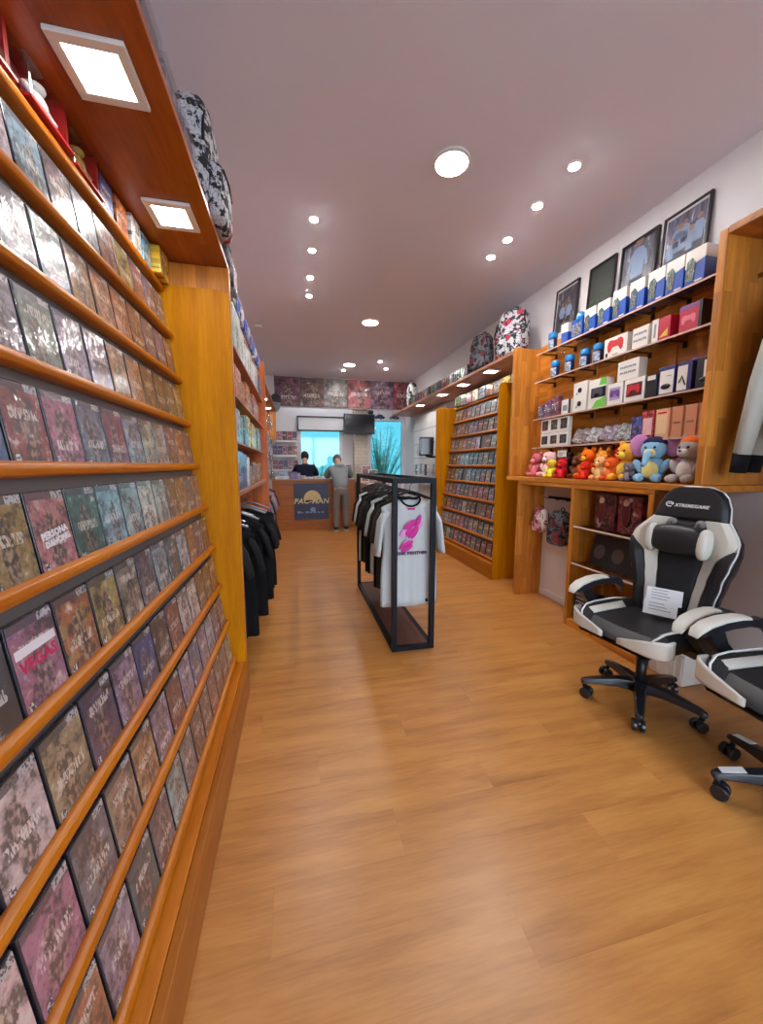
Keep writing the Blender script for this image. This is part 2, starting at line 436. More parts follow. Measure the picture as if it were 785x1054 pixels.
# ------------------------------------------------------------------ ceiling lights
M_RING = plain('light trim ring', rgb(228,224,218), .4)
def round_light(name, r, lab, cat, x, y, glow, group, drop=.02):
    t = thing(name, lab, cat, (x, y, ZC), 0, group)
    MB().lathe([(r*1.16, 0), (r*1.16, -drop*.7), (r*1.02, -drop), (r*1.0, -drop*.4), (r*1.0, 0)], n=28).build('trim_ring', M_RING, t, smooth=False)
    MB().lathe([(.001, -drop*1.35), (r*.6, -drop*1.3), (r*.9, -drop*1.1), (r*.99, -drop*.6), (r*.99, -drop*.3), (.001, -drop*.3)], n=28).build('diffuser', glow, t)
    return t
for x, y, lab in [(1.07, 2.588, 'large round ceiling panel light nearest the camera'), (1.083, 5.456, 'large round ceiling panel light midway down the shop'), (1.11, 7.75, 'large round ceiling panel light farthest away, near the counter')]:
    round_light('ceiling_light', .105, lab, 'ceiling light', x, y, M_LIGHT, 'round ceiling panel lights')
rs = [(1.89,2.434),(1.89,2.833),(1.904,3.282),(1.902,3.572)]
for i, (x, y) in enumerate(rs):
    round_light('spotlight', .035, 'small ceiling spotlight in the right row, %s from the camera' % ORD[i], 'spotlight', x, y, M_SPOT, 'right row of spotlights', .012)
ls = [(.203,3.385),(.207,3.84),(.209,4.364),(.213,4.814)]
for i, (x, y) in enumerate(ls):
    round_light('spotlight', .03, 'small ceiling spotlight in the left row, %s from the camera' % ORD[i], 'spotlight', x, y, M_SPOT, 'left row of spotlights', .012)
for x, y, lab in [(1.66,7.4,'small far spotlight right of the farthest round light'),(1.9,7.9,'farthest small spotlight near the poster strip'),(1.05,8.2,'small spotlight just behind the farthest round light')]:
    round_light('spotlight', .03, lab, 'spotlight', x, y, M_SPOT, 'far spotlights', .012)
t = thing('added_fill_light', 'cool white added fill lamp unseen on the ceiling behind the poster bulkhead', 'added fill lamp', (.9, 9.29, ZC), 0)  # added lamp out of view, put in to brighten the back wall
B(-1.2, 1.2, -.05, .05, -.03, -.0).build('housing', M_RING, t, bev=.004)
B(-1.18, 1.18, -.04, .04, -.06, -.03).build('diffuser', emit('added fill glow', (.86, .94, 1., 1), 9.), t)
t = thing('smoke_detector', 'small round smoke detector on the far left ceiling', 'smoke detector', (-.47, 5.95, ZC))
MB().lathe([(.055, 0), (.055, -.02), (.042, -.034), (.001, -.036)]).build('housing', M_RING, t, smooth=True)
MB().lathe([(.043, -.026), (.046, -.02), (.03, -.02)]).build('sensor_slot', M_BLACK, t)
# ------------------------------------------------------------------ sloping game displays (one on each side)
M_BACKP = plain('grey back panel', rgb(116,108,104), .6)
LEAN = math.atan2(.66-.39, 2.33-.215)
def rail_x(k): return .074 + (.27*k/9.)          # how far rail k stands back behind the plinth face
def rail_z(k): return .215 + .235*k
def game_display(name, label, s, X0, y0, y1, depth, kids):
    """s=+1: faces +X, s=-1: faces -X.  X0 is the plinth face."""
    t = thing(name, label, 'display rack', (X0, 0, 0), group='sloping game displays')
    def bx(a, b_, *r): return (min(-s*a, -s*b_), max(-s*a, -s*b_)) + r
    # side panels: bevelled top corner
    for (a, b_) in ((y0-.022, y0), (y1, y1+.022)):
        P = [(-s*.02, 0), (-s*.02, 2.30), (-s*.035, 2.34), (-s*.075, 2.357), (-s*depth, 2.357), (-s*depth, 0)]
        MB().prism(P, a, b_, 'XZ').build('side_panel', M_YEL, t, bev=.004)
    MB().box(*bx(.0, .03, y0, y1, 0, .19)).build('plinth', M_PLINTH, t, bev=.004)
    # sloping back
    P = [(-s*(.074+.035), .19), (-s*(.074+.27+.035), 2.33), (-s*(.074+.27+.055), 2.33), (-s*(.074+.055), .19)]
    MB().prism(P, y0, y1, 'XZ').build('back_panel', M_BACKP, t)
    for k in range(10):
        x = rail_x(k); z = rail_z(k); r = .017
        # rounded nosing with a ledge behind
        P = [(-s*(x+.05), z-.014), (-s*(x+.05), z+.002), (-s*(x+.02), z+.002), (-s*(x+.018), z+.018), (-s*(x+.008), z+.02), (-s*(x-.004), z+.014), (-s*(x-.008), z+.002), (-s*(x-.004), z-.010), (-s*(x+.01), z-.016)]
        MB().prism(P, y0, y1, 'XZ').build('rail' if k < 9 else 'rail', M_RAIL, t, bev=.003)
    MB().box(*bx(.03, .13, y0, y1, .165, .19)).build('plinth_cap', M_RAIL, t, bev=.004)
    return t
game_display('game_display', 'long honey wood sloping display of game cases along the left wall', 1, -.316, -.4, 2.33, .62, 1)
game_display('game_display', 'honey wood sloping display of game cases beyond the wall of gadgets on the right', -1, 2.305, 4.08, 6.05, .48, 1)

# game cases
M_COVER = art('game cover', fade=.16)
M_CASE = plain('dark clear case', rgb(40,40,46), .2, coat=.8)
M_CASEB = plain('blue clear case', rgb(40,70,150), .2, coat=.8)
CW, CH = .133, .188
def game_case(label, loc, rz, col, row, cov=True):
    t = MB().box(-CW/2, CW/2, .0, .014, 0, CH).build('game_case', M_CASE, None, bev=.002, seg=1)
    t.location = loc; t.rotation_euler = (-LEAN, 0, rz); t.color = col
    tag(t, label, 'game case')
    o = MB().box(-CW/2+.004, CW/2-.003, -.0012, .0003, .003, CH-.003).build('cover', M_COVER, t, color=col)
    return t
PAL = [('dark red', (120,26,34)), ('brown', (112,74,48)), ('blue', (44,82,150)), ('grey', (120,120,126)), ('purple', (92,62,118)), ('orange', (186,98,36)), ('teal', (40,104,104)), ('black', (34,32,36)), ('pink', (190,96,126)), ('golden', (186,142,52)), ('pale blue', (140,172,198)), ('olive', (96,96,58)), ('white', (206,202,198)), ('crimson', (164,30,48)), ('lilac', (150,130,170)), ('tan', (164,130,98))]
PD = dict(PAL)
def pcol(n):
    r_, g_, b_ = PD[n]; m_ = (r_+g_+b_)/3; return rgb(*[m_*.30+.70*q for q in (r_, g_, b_)])
SPECIAL = {(5,9):'crimson',(5,8):'pink',(5,7):'grey',(5,6):'crimson',(5,5):'pale blue',(5,4):'pale blue',(5,10):'blue',
 (4,10):'golden',(4,9):'pink',(4,8):'teal',(4,7):'pale blue',(4,6):'pale blue',(4,5):'white',(4,4):'pale blue',(4,3):'brown',(4,2):'orange',
 (3,11):'black',(3,10):'pink',(3,9):'orange',(3,8):'golden',(3,7):'tan',(3,6):'grey',(3,5):'pale blue',
 (2,11):'white',(2,10):'tan',(2,9):'purple',(2,8):'lilac',(2,7):'blue',(2,6):'black',(2,5):'crimson',
 (1,11):'pink',(1,10):'grey',(1,9):'tan',(1,8):'golden',(1,7):'lilac',(0,7):'pale blue',
 (6,10):'blue',(6,9):'grey',(6,8):'grey',(6,7):'lilac',(6,6):'purple',(6,5):'orange',(6,4):'orange',(6,3):'brown',
 (7,11):'grey',(7,10):'grey',(7,9):'grey',(7,8):'grey',(7,6):'orange',(7,5):'orange',(7,4):'orange',(7,3):'brown',
 (8,11):'grey',(8,10):'grey',(8,9):'white',(8,8):'white',(8,7):'pale blue',(8,6):'grey'}
proto = None; n_case = 0
for k in range(9):
    for i in range(14):
        y = 2.318 - .141*(i+.5)
        if i == 13 and k in (3, 4, 5, 6): pass
        cn = SPECIAL.get((k, i)) or rnd.choice(PAL)[0]
        if (k, i) == (1, 9): pass
        lab = '%s game case, %s from the yellow end panel, %s row up, left display' % (cn, NTH[i], NTH[k])
        loc = (-.316-rail_x(k)-.018+.002, y, rail_z(k)+.003)
        c = pcol(cn); j = tuple(max(0, x*(1+rnd.uniform(-.22,.22))) for x in c[:3])+(1,)
        if proto is None:
            proto = game_case(lab, loc, PI/2, j, k); proto['group'] = 'game cases on the left display'; o = proto
        else:
            o = dup(proto, loc, PI/2, lab, None, j)
        if (k, i) == (3, 10): vegas = o
        if (k, i) == (4, 9): dance = o
M_INK = plain('crimson ink', rgb(190,40,90), .4); M_INKW = plain('white ink', rgb(226,222,226), .4)
B(-.058,.058,-.0018,-.0012,.118,.136).build('title_bar', M_INKW, vegas)
text_mesh('VEGAS', .034, M_INK, vegas, (0, -.0017, .098), UP, ext=.0004, offset=.001)
text_mesh('PERSONA', .021, M_INKW, dance, (.002, -.0017, .092), (PI/2, -.12, 0), ext=.0004, offset=.0008)
text_mesh('DANCING', .019, M_INKW, dance, (.008, -.0017, .073), (PI/2, -.12, 0), ext=.0004, offset=.0008)

# right display: cases seen from afar, body and cover in one mesh
M_COVER2 = M_COVER
pr = None
for k in range(10):
    for i in range(13):
        if (k, i) in ((6, 5), (4, 8), (2, 4)): continue          # the gaps in the rows
        y = 4.095 + .148*(i+.5)
        cn = rnd.choice(PAL)[0]
        lab = '%s game case, %s from the near end, %s row up, right display' % (cn, NTH[i], NTH[k])
        loc = (2.305+rail_x(k)+.016, y, rail_z(k)+.003)
        c = pcol(cn); j = tuple(max(0, x*(1+rnd.uniform(-.2,.2))) for x in c[:3])+(1,)
        if pr is None:
            m = MB().box(-CW/2, CW/2, 0, .014, 0, CH); m.mi = 1; m.box(-CW/2+.004, CW/2-.004, -.001, .0, .004, CH-.004)
            pr = m.build('game_case', [M_CASE, M_COVER2]); pr.rotation_euler = (-LEAN, 0, -PI/2)
            pr.location = loc; pr.color = j; tag(pr, lab, 'game case', 'game cases on the right display')
        else:
            dup(pr, loc, None, lab, None, j)

# ------------------------------------------------------------------ canopy over the left display
t = thing('display_canopy', 'reddish pine canopy board above the left display with two lamps under it', 'canopy', (0, 0, 0))
B(XL, -.338, -.4, 2.40, 2.49, 2.52).build('board', M_CANOPY, t, bev=.003)
B(XL, -.333, 2.365, 2.40, 0.0, 2.4885).build('end_board', M_PINE, t, bev=.003)
for i, y in enumerate((1.325, 1.945, .705)):
    if i == 2: continue
    l = thing('panel_light', ['square white panel light under the left canopy, nearer the camera', 'square white panel light under the left canopy, farther one'][i], 'panel light', (-.495, y, 2.49), 0, 'panel lights under the left canopy')
    frame_mb(-.094, .094, -.094, .094, 0, 0, .0) if False else None
    MB().box(-.092,.092,-.095,-.066,-.014,0).box(-.092,.092,.066,.095,-.014,0).box(-.092,-.064,-.066,.066,-.014,0).box(.064,.092,-.066,.066,-.014,0).build('frame', M_WHITE, l, bev=.003)
    B(-.064,.064,-.066,.066,-.011,-.004).build('diffuser', M_PANEL, l)

# toys on the top ledge (z 2.335 .. 2.49)
M_TOYART = art('toy card', title=True, strip=False, fade=.0, crinkle=.1)
M_BLIST = glass_mat('clear blister', (.93, .95, .97, 1), .22)
def blister(name, lab, y0, y1, x0, h, col, bulge=True, cat='toy pack', z=2.352):
    t = thing(name, lab, cat, (x0, (y0+y1)/2, z), PI/2, 'toy packs on the top ledge'); w = (y1-y0)/2
    B(-w, w, .03, .045, 0, h).build('card', M_TOYART, t, bev=.003, color=col)
    if bulge:
        fm = plain('toy body '+lab[:18], (.72, .72, .70, 1) if 'white' in lab or 'grey' in lab else (.45, .30, .08, 1), .4)
        f = MB().ell((0, -.005, h*.42), (w*.36, .026, h*.17), 12, 8, pw=.8).ell((0, -.008, h*.68), (w*.24, .026, h*.11), 12, 8)
        for q in (-1, 1):
            f.tube([(q*w*.34,-.004,h*.54),(q*w*.58,-.012,h*.42),(q*w*.5,-.026,h*.3)], [.011,.010,.008], 8); f.tube([(q*w*.18,-.004,h*.3),(q*w*.26,-.008,h*.18),(q*w*.28,-.014,h*.08)], [.014,.012,.012], 8)
        f.build('toy_figure', fm, t, smooth=True)
        B(-w*.8, w*.8, .026, .0295, h*.74, h*.95).build('card_title', M_TOYART, t, color=rgb(210,60,50))
        P = [(-w*.92, .0), (-w*.92, h*.86), (w*.92, h*.86), (w*.92, 0)]
        MB().prism(P, -.045, .0295, 'XZ').build('blister', M_BLIST, t, bev=.01)
        B(-w, w, -.05, .045, -.001, .006).build('bottom_flap', plain('red card', rgb(170,30,34), .4), t); B(w*.86, w, -.035, .031, 0, h).build('card_edge', plain('red card', rgb(170,30,34), .4), t)
    else:
        B(-w, w, -.03, .03, 0, h).build('box_body', M_TOYART, t, bev=.003, color=col)
    return t
blister('toy_blister_pack', 'clear toy blister with grey card at the near end of the top ledge', 1.02, 1.24, -.70, .136, rgb(170,176,172))
blister('toy_blister_pack', 'clear toy blister with white figure and red edge on the top ledge', 1.27, 1.47, -.69, .136, rgb(196,60,60))
blister('toy_blister_pack', 'red toy blister with colourful figure, under the farther lamp', 1.50, 1.68, -.70, .136, rgb(205,70,50))
blister('toy_pack', 'blue toy pack beside the red blister on the top ledge', 1.70, 1.80, -.70, .12, rgb(36,84,170), False)
blister('toy_pack', 'orange toy box on the top ledge next to a blue pack', 1.83, 1.93, -.70, .125, rgb(214,130,46), False)
blister('toy_pack', 'pale glossy toy box on the top ledge lit by the farther lamp', 1.95, 2.05, -.69, .128, rgb(226,226,220), False)
blister('toy_pack', 'light blue toy box on the top ledge', 2.07, 2.17, -.69, .12, rgb(90,160,206), False)
blister('toy_pack', 'yellow toy box with busy print at the far end of the top ledge', 2.185, 2.31, -.655, .128, rgb(232,176,30), False)

# clear cases along the canopy front and the backpacks
for i in range(5):
    t = thing('collector_case', 'clear plastic collector case on the left canopy edge, %s from the camera' % ORD[i], 'collector case', (-.40, .98+.2*i, 2.522), PI/2, 'collector cases on the canopy')
    B(-.085, .085, -.03, .05, 0, .2).build('sleeve', M_BLIST, t, bev=.004)
    B(-.075, .075, -.02, .04, .008, .185).build('boxed_item', M_TOYART, t, color=rgb(*[(96,90,110),(120,110,130),(90,70,90),(110,110,120),(130,100,120)][i]))
M_DOOD = doodle('comic print fabric', rgb(22,22,26), rgb(196,196,200), rgb(170,40,62), 24)
M_DOOD2 = doodle('dark comic print fabric', rgb(18,18,22), rgb(110,112,118), rgb(120,40,50), 26, .62)
M_STRAP = plain('black webbing', rgb(20,20,24), .8)
def backpack(label, loc, rz, sc_=1., mat=M_DOOD, mat2=None, lean=0., group='backpacks on the shelves'):
    t = thing('backpack', label, 'backpack', loc, rz, group, rx=lean); k = sc_
    MB().ell((0, 0, .235*k), (.155*k, .085*k, .24*k), 20, 14, pw=.55).build('body', mat, t, smooth=True)
    MB().ell((0, -.082*k, .13*k), (.125*k, .045*k, .115*k), 18, 10, pw=.5).build('front_pocket', mat2 or mat, t, smooth=True)
    zp = [(.15*k*math.cos(a)*(1 if abs(math.cos(a)) < .8 else 1), -.062*k, .27*k+.185*k*math.sin(a)) for a in [PI*j/14 for j in range(15)]]
    MB().tube(zp, .006*k, 6).build('zip', M_STRAP, t)
    MB().tube([(-.03*k, .03*k, .47*k), (-.025*k, .035*k, .505*k), (.025*k, .035*k, .505*k), (.03*k, .03*k, .47*k)], .008*k, 6).build('handle', M_STRAP, t)
    for s in (-1, 1):
        MB().tube([(s*.06*k, .075*k, .44*k), (s*.08*k, .12*k, .34*k), (s*.09*k, .12*k, .2*k), (s*.11*k, .08*k, .06*k)], .018*k, 6, flat=.35).build('shoulder_strap', M_STRAP, t)
    MB().tube([(-.1*k, -.122*k, .205*k), (0, -.128*k, .21*k), (.1*k, -.122*k, .205*k)], .004*k, 5).build('pocket_zip', M_STRAP, t)
    return t
backpack('black and white comic print backpack with red flower on the left canopy', (-.43, 2.15, 2.522), PI/2, 1.16)
backpack('dark comic print backpack at the far end of the left canopy', (-.41, 2.475, 2.502), PI/2, .62, M_DOOD2)
# ------------------------------------------------------------------ second bay on the left
M_SHELFP = wood('pinkish pine shelf', rgb(176,112,84), rgb(214,150,118), 'Y', .8, .4, block=(.5,.06))
t = thing('wall_shelving', 'pine wall shelving with boxed goods beyond the left game display', 'shelving', (0, 0, 0))
B(XL, -.36, 2.42, 4.98, 1.195, 1.225).build('bottom_shelf', M_SHELFP, t, bev=.003)
B(XL, XL+.02, 2.42, 4.98, 1.225, 2.47).build('back_board', M_PINEY, t)
B(XL, -.34, 4.98, 5.01, 0, 2.66).build('end_board', wood('orange pine', rgb(176,84,30), rgb(214,118,52), 'Z', .8, .4, block=(.4,.06)), t, bev=.003)
for z in (1.56, 1.87, 2.19):
    B(XL+.02, -.375, 2.42, 4.97, z-.012, z).build('shelf', M_SHELFP, t, bev=.002)
M_GOODS = art('goods print', title=True, strip=False, fade=.1, crinkle=.05, gloss=.4)
M_GOODSW = art('white goods print', title=True, strip=False, fade=0., crinkle=.05, gloss=.4, figs=True, white=True)
def goods(name, lab, x0, x1, y0, y1, z, h, col, group, mat=None, cat='box', flap=None, lip=True):
    t = thing(name, lab, cat, ((x0+x1)/2, (y0+y1)/2, z+.001), PI/2 if x1 < 1 else -PI/2, group)
    w, d = (y1-y0)/2, (x1-x0)/2
    B(-w, w, -d, d, 0, h).build('carton', mat or M_GOODS, t, bev=.003, color=col)
    if lip: B(-w+.006, w-.006, -d-.0015, -d, .012, h-.012).build('printed_front', mat or M_GOODS, t, color=tuple(min(1, c*1.15) for c in col[:3])+(1,))
    return t
g1 = 'boxed goods on the left shelving'
def row(z, items, matf, nm):
    y = 2.47
    for i, (n, c, w, h) in enumerate(items):
        if y+w > 4.95: break
        goods('carton', '%s, %s in the %s of the left shelving' % (n, NTH[i], nm), -.66, -.385+.01*(i % 2), y, y+w-.012, z, h, rgb(*c), g1, matf(n)); y += w
mf = lambda n: M_GOODSW if n.startswith('white') else M_GOODS
row(2.191, [('white console box with grey print',(206,212,206),.30,.24),('white console box with green print',(150,206,180),.34,.28),('white device box',(226,226,220),.28,.25),('white slim console box',(214,216,206),.26,.2),('cream game device box',(214,206,186),.3,.24),('white gadget box',(220,220,224),.3,.2),('grey gadget box',(150,150,160),.3,.24),('violet gadget box',(110,100,150),.3,.2)], mf, 'top shelf')
row(1.871, [('dark toy box',(60,36,26),.26,.16),('bright orange toy box',(226,96,20),.3,.2),('deep orange toy box',(206,80,20),.28,.17),('orange and black toy box',(216,110,30),.26,.2),('dark red toy box',(130,36,30),.26,.16),('brown orange toy box',(190,100,50),.3,.2),('rust toy box',(170,80,40),.3,.18)], mf, 'third shelf')
row(1.561, [('blue grey gadget box',(110,130,150),.2,.2),('pale blue gadget box',(170,200,214),.22,.22),('greenish gadget box',(110,150,130),.22,.2),('teal gadget box',(70,130,130),.22,.22),('bright yellow box',(240,206,20),.26,.25),('golden yellow box',(232,190,30),.26,.22),('lime yellow box',(206,206,60),.24,.2),('grey green box',(120,140,120),.24,.22),('navy gadget box',(50,60,110),.24,.2)], mf, 'second shelf')
row(1.226, [('white thin carton',(226,230,234),.12,.22),('light blue console box',(90,150,206),.34,.27),('deep blue console box',(40,96,170),.3,.26),('white tall carton',(226,230,234),.1,.24),('brown toy box',(170,110,60),.24,.17),('tan wooden toy box',(190,130,76),.24,.2),('dark brown toy box',(96,60,40),.24,.16),('amber toy box',(206,140,60),.24,.19),('chestnut toy box',(150,90,50),.26,.2)], mf, 'lowest shelf')
for i in range(7):
    goods('slim_box', 'white slim box lying on its edge, %s in the rank above the blue console boxes' % NTH[i], -.60, -.40, 2.62+.075*i, 2.685+.075*i, 1.497, .05, rgb(226,228,232), g1, M_GOODSW, 'box') if False else None
# little things on top of that shelving
t = thing('shelf_top_board', 'pine top board above the left wall shelving carrying small figures', 'board', (0,0,0))
B(XL, -.40, 2.42, 4.97, 2.475, 2.50).build('board', M_SHELFP, t, bev=.003)
goods('figure_box', 'clear grey figure cube on the top board right behind the canopy', -.50, -.345, 2.64, 2.80, 2.501, .16, rgb(110,108,104), 'figures on the left top board', M_TOYART, 'figure box')
for i in range(10):
    c = [(110,150,80),(70,96,190),(200,206,214),(60,80,180),(150,170,200),(120,90,140),(70,110,200),(190,190,196),(80,90,170),(120,140,190)][i]
    n = ['green','blue','white','navy','pale blue','violet','bright blue','silver','indigo','slate'][i]
    x, y = -.42, 2.88+.2*i
    t = thing('toy_figure', 'small %s boxed figure on the left top board' % n, 'toy figure', (x, y, 2.501), PI/2, 'figures on the left top board')
    B(-.06, .06, -.045, .045, 0, .11+.02*(i % 3)).build('window_box', M_TOYART, t, bev=.003, color=rgb(*c))
    MB().ell((.01*(i%2), -.045, .07), (.03,.012,.045), 10, 7).build('figure', plain('lid '+n, rgb(*c), .5), t, smooth=True)

# ------------------------------------------------------------------ clothes
def cloth_mat(name, col): return plain('cloth '+name, col, .9, spec=.2, bump=.15, bscale=90)
def hanger(label, loc, rz, mat, w=.2, group=None):
    t = thing('clothes_hanger', label, 'hanger', loc, rz, group)
    MB().tube([(-w, 0, -.135), (-.06, 0, -.085), (0, 0, -.07), (.06, 0, -.085), (w, 0, -.135)], .009, 8).build('arms', mat, t)
    MB().tube([(0, 0, -.07), (0, 0, -.03), (.015, 0, -.018), (.02, 0, .0), (.008, 0, .018), (-.012, 0, .012), (-.018, 0, -.002)], .0025, 6).build('hook', M_CHROME, t)
    return t
def tshirt(label, loc, rz, mat, L=.76, W=.235, S=.2, cat='t-shirt', group=None, seed=0, collar=None, long=False, name='tshirt', flare=.0):
    """hanging shirt, facing -Y in its frame, hook point at the origin"""
    r = random.Random(seed); ph = r.uniform(0, 6); t = thing(name, label, cat, loc, rz, group)
    zt = -.10
    def body(u, v, sgn):
        z0 = zt - v*L; s = 2*u-1
        shoulder = zt - .012 - .075*abs(s)**1.3
        w = W*(1 - .10*math.exp(-((v-.3)/.25)**2) + flare*v)
        nk = .075
        top = shoulder
        if abs(s)*W < nk: top = shoulder - (.062 if sgn < 0 else .02)*math.sqrt(max(0, 1-(s*W/nk)**2))
        z = top + (zt-L-top)*v
        th = .010 + .024*math.sqrt(max(0, 1-s*s))*(1-.35*(1-v)**2)
        fold = .007*v*math.sin(9*s+ph+2*v)+.006*v*math.sin(17*s+ph)
        return (s*w, sgn*th*(.55+.45*min(1, v*5)) + fold, z)
    mb = MB()
    mb.grid(lambda u, v: body(u, v, -1), 22, 16); mb.grid(lambda u, v: body(u, v, 1), 22, 16)
    bmesh.ops.remove_doubles(mb.bm, verts=mb.bm.verts[:], dist=.0006)
    mb.build('body', mat, t, smooth=True, solid=.003)
    for s in (-1, 1):
        if long: pts = [(s*(W-.03), 0, zt-.13), (s*(W+.03), 0, zt-.25), (s*(W+.055), -.01, zt-.45), (s*(W+.06), -.02, zt-.62)]; rr = [.085, .085, .07, .055]
        else: pts = [(s*(W-.045), 0, zt-.115), (s*(W+.0), 0, zt-.2), (s*(W+.025), 0, zt-.12-S*.9), (s*(W+.035), -.005, zt-.15-S)]; rr = [.070, .080, .078, .076]
        MB().tube(pts, rr, 14, cap=False, flat=.30).build('sleeve', mat, t, smooth=True, solid=.003)
    if collar:
        rg = [(.078*math.cos(a), -.02-.03*math.sin(a) if math.sin(a) > 0 else .02, zt-.014-.064*max(0, math.sin(a))-.012*max(0, -math.sin(a))) for a in [2*PI*j/20 for j in range(21)]]
        MB().tube(rg, .008, 6).build('collar', collar, t, smooth=True)
    return t
C_BLK = cloth_mat('black', rgb(18,18,20)); C_BLK2 = cloth_mat('off black', rgb(30,28,30)); C_OLV = cloth_mat('dark olive', rgb(56,50,40)); C_WHT = cloth_mat('white', rgb(196,202,202)); C_GRY = cloth_mat('grey', rgb(120,116,122)); C_LIL = cloth_mat('lilac grey', rgb(128,112,132)); C_ORG = cloth_mat('orange', rgb(226,84,30)); C_PINK = cloth_mat('dusty pink', rgb(188,140,150))
# rail under the left shelving
t = thing('clothes_rail', 'steel clothes rail fixed under the left wall shelving', 'clothes rail', (-.54, 0, 1.13))
MB().cyl((0, 2.45, 0), (0, 4.94, 0), .012).build('rod', M_CHROME, t, smooth=True)
for y in (2.5, 3.7, 4.9): MB().cyl((0, y, 0), (0, y, .063), .007, n=8).build('bracket', M_CHROME, t)
g2 = 'dark shirts hanging under the left shelving'
for i in range(11):
    y = 2.52 + .125*i
    lab = '%s t-shirt under the left shelving, %s from the game display' % ('black' if i % 3 else 'off-black', ORD[i])
    s = tshirt(lab, (-.575+.05*math.sin(i*1.9)+.012*i, y, 1.12), rnd.uniform(-.04, .04), C_BLK if i % 3 else C_BLK2, .76+.05*math.sin(i*2.), .235, .2, group=g2, seed=i)
    if i == 2:
        MB().prism([(.05,-.36),(.12,-.34),(.10,-.52)], -.066, -.062, 'XZ').build('printed_triangle', C_ORG, s)
    if i == 0:
        B(.06,.12,-.064,-.06,-.30,-.285).box(.075,.083,-.064,-.06,-.52,-.32).build('printed_lines', C_GRY, s)
    hanger('silver hanger, %s under the left shelving' % ORD[i], (-.575+.05*math.sin(i*1.9)+.012*i, y, 1.12), 0, plain('silver hanger', rgb(150,150,156), .3, .6), .19, 'silver hangers under the left shelving')

# third bay: canopy with lamps, hanging goods below
t = thing('side_canopy', 'narrow pine canopy with two lamps on the far left', 'canopy', (0, 0, 0))
B(XL+.005, -.36, 5.02, 8.0, 2.49, 2.53).build('board', M_SHELFP, t, bev=.003)
B(XL, -.36, 7.97, 8.0, 1.9, 2.49).build('end_board', M_PINE, t, bev=.003)
B(-.375, -.355, 5.02, 5.05, 1.2, 2.49).build('post', M_WHITE, t, bev=.003)
for i, y in enumerate((6.6, 7.6)):
    l = thing('panel_light', 'square panel light under the far left canopy, %s one' % ('nearer', 'farther')[i], 'panel light', (-.50, y, 2.49), 0, 'panel lights under the far left canopy')
    frame_mb(-.09,.09,-.0,.0,0,0,0) if False else None
    MB().box(-.092,.092,-.095,-.066,-.014,0).box(-.092,.092,.066,.095,-.014,0).box(-.092,-.064,-.066,.066,-.014,0).box(.064,.092,-.066,.066,-.014,0).build('frame', M_WHITE, l, bev=.003)
    B(-.064,.064,-.066,.066,-.011,-.004).build('diffuser', M_PANEL, l)
t = thing('accessory_board', 'far left wall board with hooks for packed accessories', 'board', (0, 0, 0))
B(XL+.005, XL+.03, 5.05, 7.95, .2, 2.4).build('board', M_PINEY, t)
for z in (1.25, 1.55, 1.85, 2.15):
    MB().cyl((XL+.05, 5.1, z+.12), (XL+.05, 7.9, z+.12), .008, n=6).build('hook_bar', M_CHROME, t)
ACC = [('grey',(150,150,156)),('teal',(80,130,130)),('white',(214,214,216)),('dark',(50,48,56)),('violet',(110,90,130)),('brown',(130,90,60)),('pale blue',(150,176,196))]
q = None
for a, z in enumerate((1.25, 1.55, 1.85, 2.15)):
    for i in range(9):
        n, c = ACC[(i*3+a*2) % 7]
        lab = '%s accessory pack on the far left board, %s along, %s row up' % (n, NTH[i], NTH[a])
        loc = (-.42-.02*((i+a) % 3), 5.3+.3*i, z-.11)
        if q is None:
            q = thing('accessory_pack', lab, 'accessory pack', loc, PI/2, 'accessory packs on the far left board')
            B(-.07,.07,0,.006,0,.22).build('card', M_GOODS, q, color=rgb(*c))
            MB().ell((0,-.02,.09),(.05,.03,.06),10,6,pw=.6).build('blister', M_BLIST, q, smooth=True)
            MB().tube([(0,.003,.2),(0,.2,.215),(0,.47,.225)], .004, 5).build('peg', M_CHROME, q); q.color = rgb(*c)
        else: dup(q, loc, None, lab, None, rgb(*c))
t = thing('clothes_rail', 'short clothes rail below the far left board', 'clothes rail', (-.55, 0, 1.15))
MB().cyl((0, 5.1, 0), (0, 7.2, 0), .012).build('rod', M_CHROME, t, smooth=True)
for y in (5.2, 7.1): MB().tube([(0, y, 0), (-.36, y, 0)], .007, 8).build('bracket', M_CHROME, t)
for i in range(6):
    y = 5.3+.3*i; n, m = [('lilac grey', C_LIL), ('dark', C_BLK2), ('grey', C_GRY), ('dusty pink', C_PINK), ('lilac', C_LIL), ('charcoal', C_BLK2)][i]
    tshirt('%s garment on the short far left rail, %s from the camera' % (n, ORD[i]), (-.56, y, 1.14), .03, m, .70, .21, .2, group='garments on the far left rail', seed=30+i)
# ------------------------------------------------------------------ right wall unit
t = thing('wall_unit', 'glued pine wall unit with back board and side boards for gadgets, right wall', 'wall unit', (0, 0, 0))
B(2.31, 2.64, 3.73, 3.775, 1.283, 2.64).build('side_board', M_PINE, t, bev=.004)
B(2.30, XR-.02, 1.71, 1.755, 1.283, 2.67).build('side_board', M_PINE, t, bev=.004)
B(2.62, 2.64, 1.755, 3.73, 1.283, 2.66).build('back_board', M_PINEY, t)
B(2.64, XR, 1.755, 3.775, 2.63, 2.66).build('top_ledge', M_PINEY, t, bev=.003)
mb = MB()
for y in (2.2, 2.62, 2.9): mb.box(2.612, 2.62, y, y+.02, 1.6, 2.6)
mb.build('upright_batten', M_PINE, t)
t = thing('counter_shelf', 'long pine counter board carrying the plush animals', 'counter', (0, 0, 0))
B(2.295, XR, 1.70, 3.79, 1.24, 1.282).build('board', M_PINEY, t, bev=.005)
